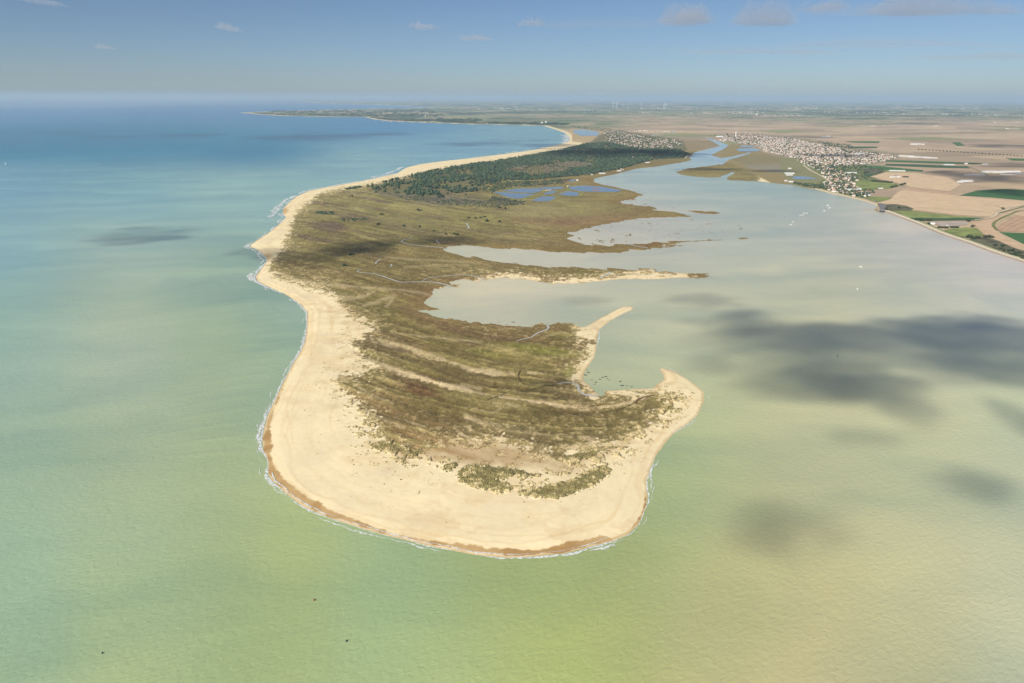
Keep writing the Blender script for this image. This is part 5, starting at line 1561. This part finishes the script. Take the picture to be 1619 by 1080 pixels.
for a in [(1473.5, 356, 26, 14, 6, 'white hall beside the gravel yard near the sea wall', -.4), (1497, 358.2, 9, 6, 3, 'tiny white hut between the two dark hedges', 0),
          (1410, 281.6, 34, 18, 7, 'white gabled farmhouse of the lone farm on bare soil', .2), (1416, 280.8, 60, 20, 7, 'long dark roofed barn of the lone farm on bare soil', .15, 3), (1420.5, 281.4, 22, 16, 8, 'small white barn of the lone farm on bare soil', .1),
          (1518, 289.4, 45, 22, 8, 'leftmost white shed of the lone group on shaded soil', .1), (1526, 288.4, 80, 26, 9, 'long white shed of the lone group on shaded soil', .1), (1532, 288, 60, 24, 8, 'right white shed of the lone group on shaded soil', .05),
          (1432, 248.0, 180, 40, 7, 'long white glasshouse east of the town, nearest the houses', -.25), (1452, 249.6, 240, 40, 6, 'longest white glasshouse strip east of the town', -.3), (1470, 250.8, 160, 34, 6, 'outermost white glasshouse strip east of the town', -.3),
          (1418, 271.5, 150, 24, 6, 'long white shed beside green strips below the glasshouses', -.18), (1338, 296.4, 0.1, .1, .1, '', 0),
          (1444, 229.4, 90, 40, 12, 'large white barn left of the far roadside farm', 0), (1452, 229.0, 60, 30, 10, 'middle white barn of the far roadside farm', 0), (1459, 229.4, 50, 26, 9, 'right white barn of the far roadside farm', 0),
          (1558, 273.6, 70, 30, 10, 'tall white hall at the left of the works complex', 0), (1566, 273.4, 110, 30, 9, 'long cream hall of the works complex', .05, 4, 1), (1578, 273.8, 140, 34, 9, 'long white hall of the works complex', .05), (1596, 273.2, 200, 36, 9, 'longest white hall at the right of the works complex', .05),
          (1612, 276.4, 150, 34, 8, 'grey roofed hall at the right edge of the works complex', .05, 3), (1592, 277.2, 120, 30, 8, 'lower grey roofed hall of the works complex', .05, 3), (1540, 277.8, 200, 26, 6, 'pale low glasshouse left of the works complex', .05), (1500, 261.8, 110, 24, 6, 'pale shed at the end of the dark green strip', 0), (1527, 260.4, 30, 20, 8, 'small white house on the dark green strip', 0), (1557, 261.4, 60, 24, 7, 'white shed right of the dark green strip', 0),
          (1303, 217.4, 100, 40, 12, 'white barn of the farm beyond the town', 0), (1309, 217, 70, 30, 14, 'tall white barn of the farm beyond the town', 0), (1137.5, 217.4, 130, 50, 14, 'white hall by the river mouth left of the water tower', 0),
          (1358, 245, 130, 50, 10, 'large white hall inside the upper town', -.2), (1248, 275.6, 90, 26, 7, 'long white oyster shed on the marsh', 0), (1247.6, 278.2, 60, 22, 6, 'lower white oyster shed on the marsh', 0), (1248.2, 268, 30, 20, 7, 'small white hut on the marsh behind the oyster sheds', 0),
          (1242, 287.6, 24, 14, 6, 'white hut at the marsh edge nearest the water', 0), (1250, 289, 40, 14, 6, 'white shed beside the hut at the marsh edge', -.2), (1347, 302, 100, 24, 7, 'long white hall near the town beach', -.1), (1358, 301.4, 24, 30, 9, 'white gable end beside the long hall near the beach', 0),
          (1373, 305, 40, 16, 6, 'pinkish hall at the last houses before the bare field', 0, 2, 2), (1392, 299.6, 36, 14, 5, 'white stable on the meadow below the town', 0), (1346, 274.8, 100, 22, 7, 'long white hall among scrub below the town', .1), (1318, 304.5, 34, 18, 7, 'white beach building with rose roof on the shore', -.3, 2),
          (952, 275.8, 60, 20, 6, 'white boat shed on the village shore', .1), (979, 271.6, 40, 18, 6, 'white shed on the village shore nearest the marsh point', .1), (1023.5, 258.2, 50, 20, 5, 'pale hut on the marsh in front of the village', 0),
          (899, 295.6, 28, 10, 4, 'pale hut between the salt ponds', .8), (867, 302.2, 46, 10, 3, 'long pale shed on the dyke between the ponds', .5), (913, 286.6, 14, 12, 6, 'small white house above the salt ponds', 0)]:
    if not a[5]:
        continue
    shed(*a)

# ---- water tower
p = gpt(1163, 217.0)
wt = empty('water_tower', (p[0], p[1], 2.0))
def lathe(prof, n=16):
    V = [(r * math.cos(2 * math.pi * k / n), r * math.sin(2 * math.pi * k / n), z) for r, z in prof for k in range(n)]
    F = [(l * n + k, l * n + (k + 1) % n, l * n + n + (k + 1) % n, l * n + n + k) for l in range(len(prof) - 1) for k in range(n)]
    return V, F
mesh_obj('shaft', *lathe([(9.5, 0), (8.5, 20), (8, 44)]), [M_WALLS[0]], wt)
mesh_obj('tank', *lathe([(8, 44), (12, 50), (12.5, 60), (11, 63), (.5, 65)]), [M_WALLS[0]], wt)
tag(wt, 'tall white water tower above the estuary town', 'water tower')
p = gpt(672.5, 185.2)
lt = empty('lighthouse', (p[0], p[1], 2.0))
mesh_obj('shaft', *lathe([(14, 0), (11, 45), (10, 70)]), [M_WALLS[1]], lt)
mesh_obj('lantern', *lathe([(10, 70), (15, 73), (15, 80), (9, 84), (9, 95), (.5, 104)]), [M_ROOFS[3]], lt)
tag(lt, 'lone pale tower on the far headland', 'tower')
for xq, yq, h, l in ((857, 195, 26, 'white block of flats left of the pair on the far beach'), (863, 194.6, 32, 'white block of flats right of the pair on the far beach'), (1196, 182.6, 58, 'far white silo on the plain beyond the river')):
    p = gpt(xq, yq)
    root = empty('apartment_block' if h < 50 else 'silo', (p[0], p[1], 2.0))
    V, F, mi = house_geo(34, 26, h, 4, .5)
    mesh_obj('wall', V[:10], F[:4], [M_WALLS[0]], root); mesh_obj('roof', V[10:], [tuple(a - 10 for a in f) for f in F[4:]], [M_ROOFS[4]], root)
    tag(root, l, 'building' if h < 50 else 'silo')

# ---- wind turbines on the horizon
M_TURB = plain('turbine_white', (.8, .8, .8), .5, .02, .1)
TB = [(969, 172.0, 1.15), (974, 172.2, 1.25), (975.5, 171.6, 1.0), (984.5, 171.6, .8), (993, 171.8, .8), (1013.8, 172.4, 1.0), (1035, 173.4, 1.0), (1048.5, 173.6, .95), (1050.8, 173.8, 1.05), (1053, 173.4, .9), (812, 171, .8), (815.5, 170.8, .9), (1031, 172.2, .7)]
ORD = ['first', 'second', 'third', 'fourth', 'fifth', 'sixth', 'seventh', 'eighth', 'ninth', 'tenth', 'eleventh', 'twelfth', 'thirteenth']
srt = sorted(range(len(TB)), key=lambda i: TB[i][0])
for rank, i in enumerate(srt):
    xq, yq, s = TB[i]
    p = gpt(xq, yq)
    k = s * p[1] / 27000 * .95
    rt = empty('wind_turbine', (p[0], p[1], 2.0), rng.uniform(-.5, .5))
    mesh_obj('tower', *lathe([(4.5 * k, 0), (2.8 * k, 190 * k)], 8), [M_TURB], rt)
    mesh_obj('nacelle', [(a * 4 * k, b2 * 9 * k, 190 * k + c * 4 * k) for a in (-1, 1) for b2 in (-1, 1) for c in (-1, 1)], [(0, 1, 3, 2), (4, 6, 7, 5), (0, 4, 5, 1), (2, 3, 7, 6), (0, 2, 6, 4), (1, 5, 7, 3)], [M_TURB], rt)
    a0 = rng.uniform(0, 2.1)
    for j in range(3):
        a = a0 + j * 2.0944
        d = np.array((math.sin(a), 0, math.cos(a))); n_ = np.array((math.cos(a), 0, -math.sin(a)))
        c0 = np.array((0, -10.5 * k, 190 * k))
        V = [c0 + n_ * 1.6 * k, c0 + d * 20 * k + n_ * 3.6 * k, c0 + d * 88 * k, c0 + d * 20 * k - n_ * 1.4 * k, c0 - n_ * 1.6 * k]
        V2 = [v + np.array((0, 1.2 * k, 0)) for v in V]
        mesh_obj('blade', V + V2, [(0, 1, 2, 3, 4), (9, 8, 7, 6, 5)] + [(q, q + 5, (q + 1) % 5 + 5, (q + 1) % 5) for q in range(5)], [M_TURB], rt)
    tag(rt, '%s white wind turbine from the left on the horizon' % ORD[rank], 'wind turbine', 'wind turbines on the horizon')

# ------------------------------------------------------------------ boats, buoys, rocks
M_HULL = plain('boat_white', (.78, .78, .76), .4, .03, 1); M_HULLB = plain('boat_blue', (.10, .16, .28), .4, .05, 1); M_CAB = plain('boat_cabin', (.6, .6, .58), .5, .05, 1); M_GLASS = plain('boat_window', (.03, .04, .05), .15, .05, 1); M_SPAR = plain('spar', (.5, .48, .44), .5, .05, 1); M_SAIL = plain('sailcloth', (.82, .81, .78), .8, .03, 1)


def hull(L, B, D):
    V, F = [], []
    st = [(-.5, .75, 0), (-.25, 1, 0), (.1, 1, .05), (.35, .6, .2), (.5, .04, .45)]
    for t, w, up in st:
        for s, zz_ in ((-1, D * (1 + up)), (-.7, 0), (0, -D * .35), (.7, 0), (1, D * (1 + up))):
            V.append((t * L, s * w * B / 2, zz_))
    for i in range(4):
        for j in range(4):
            a = i * 5 + j
            F.append((a, a + 1, a + 6, a + 5))
        F.append((i * 5, i * 5 + 5, i * 5 + 9, i * 5 + 4))
    F.append((0, 1, 2, 3, 4))
    return V, F


def cuboid(x0, x1, y0, y1, z0, z1):
    V = [(a, b2, c) for a in (x0, x1) for b2 in (y0, y1) for c in (z0, z1)]
    return V, [(0, 1, 3, 2), (4, 6, 7, 5), (0, 4, 5, 1), (2, 3, 7, 6), (0, 2, 6, 4), (1, 5, 7, 3)]


def boat(xp, yp, L, rz, label, sail=False, hm=None, barge=False):
    p = gpt(xp, yp)
    rt = empty('sailing_boat' if sail else ('oyster_barge' if barge else 'motor_boat'), (p[0], p[1], .1), rz)
    L *= .85
    B = L * .33
    mesh_obj('hull', *hull(L, B, L * .10), [hm or M_HULL], rt)
    if sail:
        mesh_obj('mast', *cuboid(L * .05, L * .05 + .3, -.15, .15, 0, L * 1.25), [M_SPAR], rt)
        mesh_obj('sail', [(L * .04, 0, L * .2), (-L * .42, L * .06, L * .22), (L * .04, 0, L * 1.2), (L * .04, .12, L * .2), (-L * .42, L * .06 + .12, L * .22), (L * .04, .12, L * 1.2)], [(0, 1, 2), (5, 4, 3), (0, 3, 4, 1), (1, 4, 5, 2), (2, 5, 3, 0)], [M_SAIL], rt)
    else:
        cb = mesh_obj('cabin', *cuboid(-L * .12, L * .22, -B * .32, B * .32, L * .10, L * .26), [M_CAB], rt)
        mesh_obj('window', *cuboid(L * .221, L * .226, -B * .28, B * .28, L * .19, L * .24), [M_GLASS], cb)
        mesh_obj('mast', *cuboid(-.1, .1, -.1, .1, L * .26, L * .55), [M_SPAR], rt)
    tag(rt, label, 'boat', 'boats on the estuary' if yp > 300 else None)
    return rt


boat(1361, 422, 13, .1, 'largest white motor boat alone in the wide estuary', )
boat(1355.3, 457, 10, 1.3, 'lowest white motor boat, nearest to the camera in the estuary')
boat(1303.5, 333.8, 15, .2, 'white boat left of the barge cluster off the town')
boat(1311.5, 329, 16, .1, 'white boat at the centre of the barge cluster off the town')
boat(1309, 324.6, 14, 2.9, 'pale boat at the top of the barge cluster off the town', barge=True)
boat(1306, 328.8, 13, .4, 'low dark hulled boat in the barge cluster off the town', hm=M_HULLB, barge=True)
boat(1271.5, 337.4, 13, .1, 'upper left boat of the moored four', ); boat(1275.8, 337.6, 13, .3, 'upper right boat of the moored four')
boat(1265.6, 340.6, 12, .2, 'lower left boat of the moored four'); boat(1269.4, 340.4, 12, .2, 'lower right boat of the moored four')
boat(1254, 351, 13, .3, 'white boat moored left of the four, upper of the pair'); boat(1250.6, 355.5, 12, .1, 'white boat moored left of the four, lower of the pair')
boat(1241, 342, 12, .1, 'dark hulled boat moored off the marsh', hm=M_HULLB); boat(1239, 349.4, 10, .1, 'small dark hulled boat moored below the other dark boat', hm=M_HULLB)
boat(9, 260, 16, .6, 'lone white sailing boat on the open sea at far left', sail=True)
boat(1250.2, 397.5, 9, .1, 'dark hulled skiff in the middle of the estuary', hm=M_HULLB); boat(1257, 402.8, 8, .3, 'smaller dark hulled skiff right below the other skiff', hm=M_HULLB)
M_RED = plain('buoy_red', (.20, .05, .03), .5, .1, 1); M_DKB = plain('buoy_dark', (.03, .035, .04), .5, .1, 1)
for xq, yq, k, mt, l in ((497, 949, .75, M_RED, 'red channel buoy floating below the tip of the beach'), (548, 1014, .7, M_DKB, 'dark buoy nearest the bottom edge'), (162, 1033, .6, M_DKB, 'small dark buoy near the lower left corner'), (1324, 563.5, .9, M_DKB, 'dark buoy in the cloud shade of the estuary')):
    p = gpt(xq, yq)
    rt = empty('buoy', (p[0], p[1], 0))
    mesh_obj('float', *lathe([(.2, -.4), (1.3 * k, -.2), (1.4 * k, .5), (1.0 * k, .9), (.3, 1.0)], 12), [mt], rt)
    mesh_obj('topmark', *lathe([(.32 * k, .9), (.28 * k, 2.2 * k), (.7 * k, 2.3 * k), (.05, 3.2 * k)], 10), [mt], rt)
    tag(rt, l, 'buoy', 'buoys')
M_WEED = plain('weedy_rock', (.085, .085, .05), .7, .4, .4)
for i, (xq, yq, w) in enumerate([(930.5, 589, 9), (952.6, 596.7, 7), (957.8, 595.4, 8), (948.7, 599.8, 7), (963, 601, 5), (981, 603, 7), (983.7, 609.6, 9), (999, 611.4, 7), (942, 604.4, 7), (939.6, 607.6, 5), (925.5, 593, 9), (935.7, 600.8, 6), (991, 610, 5), (960, 599, 5), (928, 584.5, 5)]):
    r = np.random.default_rng(900 + i)
    n = 9
    V = []
    p = gpt(xq, yq)
    s = scale_at(yq) * w * .4
    for rad, z in ((1, -.2), (.8, .18), (.4, .32)):
        for k in range(n):
            a = k * 2 * math.pi / n
            q = rad * r.uniform(.55, 1.3)
            V.append((math.cos(a) * s * q, math.sin(a) * s * .75 * q, z + r.uniform(-.05, .1)))
    V.append((0, 0, .4))
    F = [(l * n + k, l * n + (k + 1) % n, l * n + n + (k + 1) % n, l * n + n + k) for l in range(2) for k in range(n)] + [(2 * n + k, 2 * n + (k + 1) % n, 3 * n) for k in range(n)]
    o = mesh_obj('weedy_rock', V, F, [M_WEED]); o.location = (p[0], p[1], 0)
    tag(o, 'dark weedy rock in the shallow lagoon inside the sand hook', 'rock', 'weedy rocks in the lagoon')
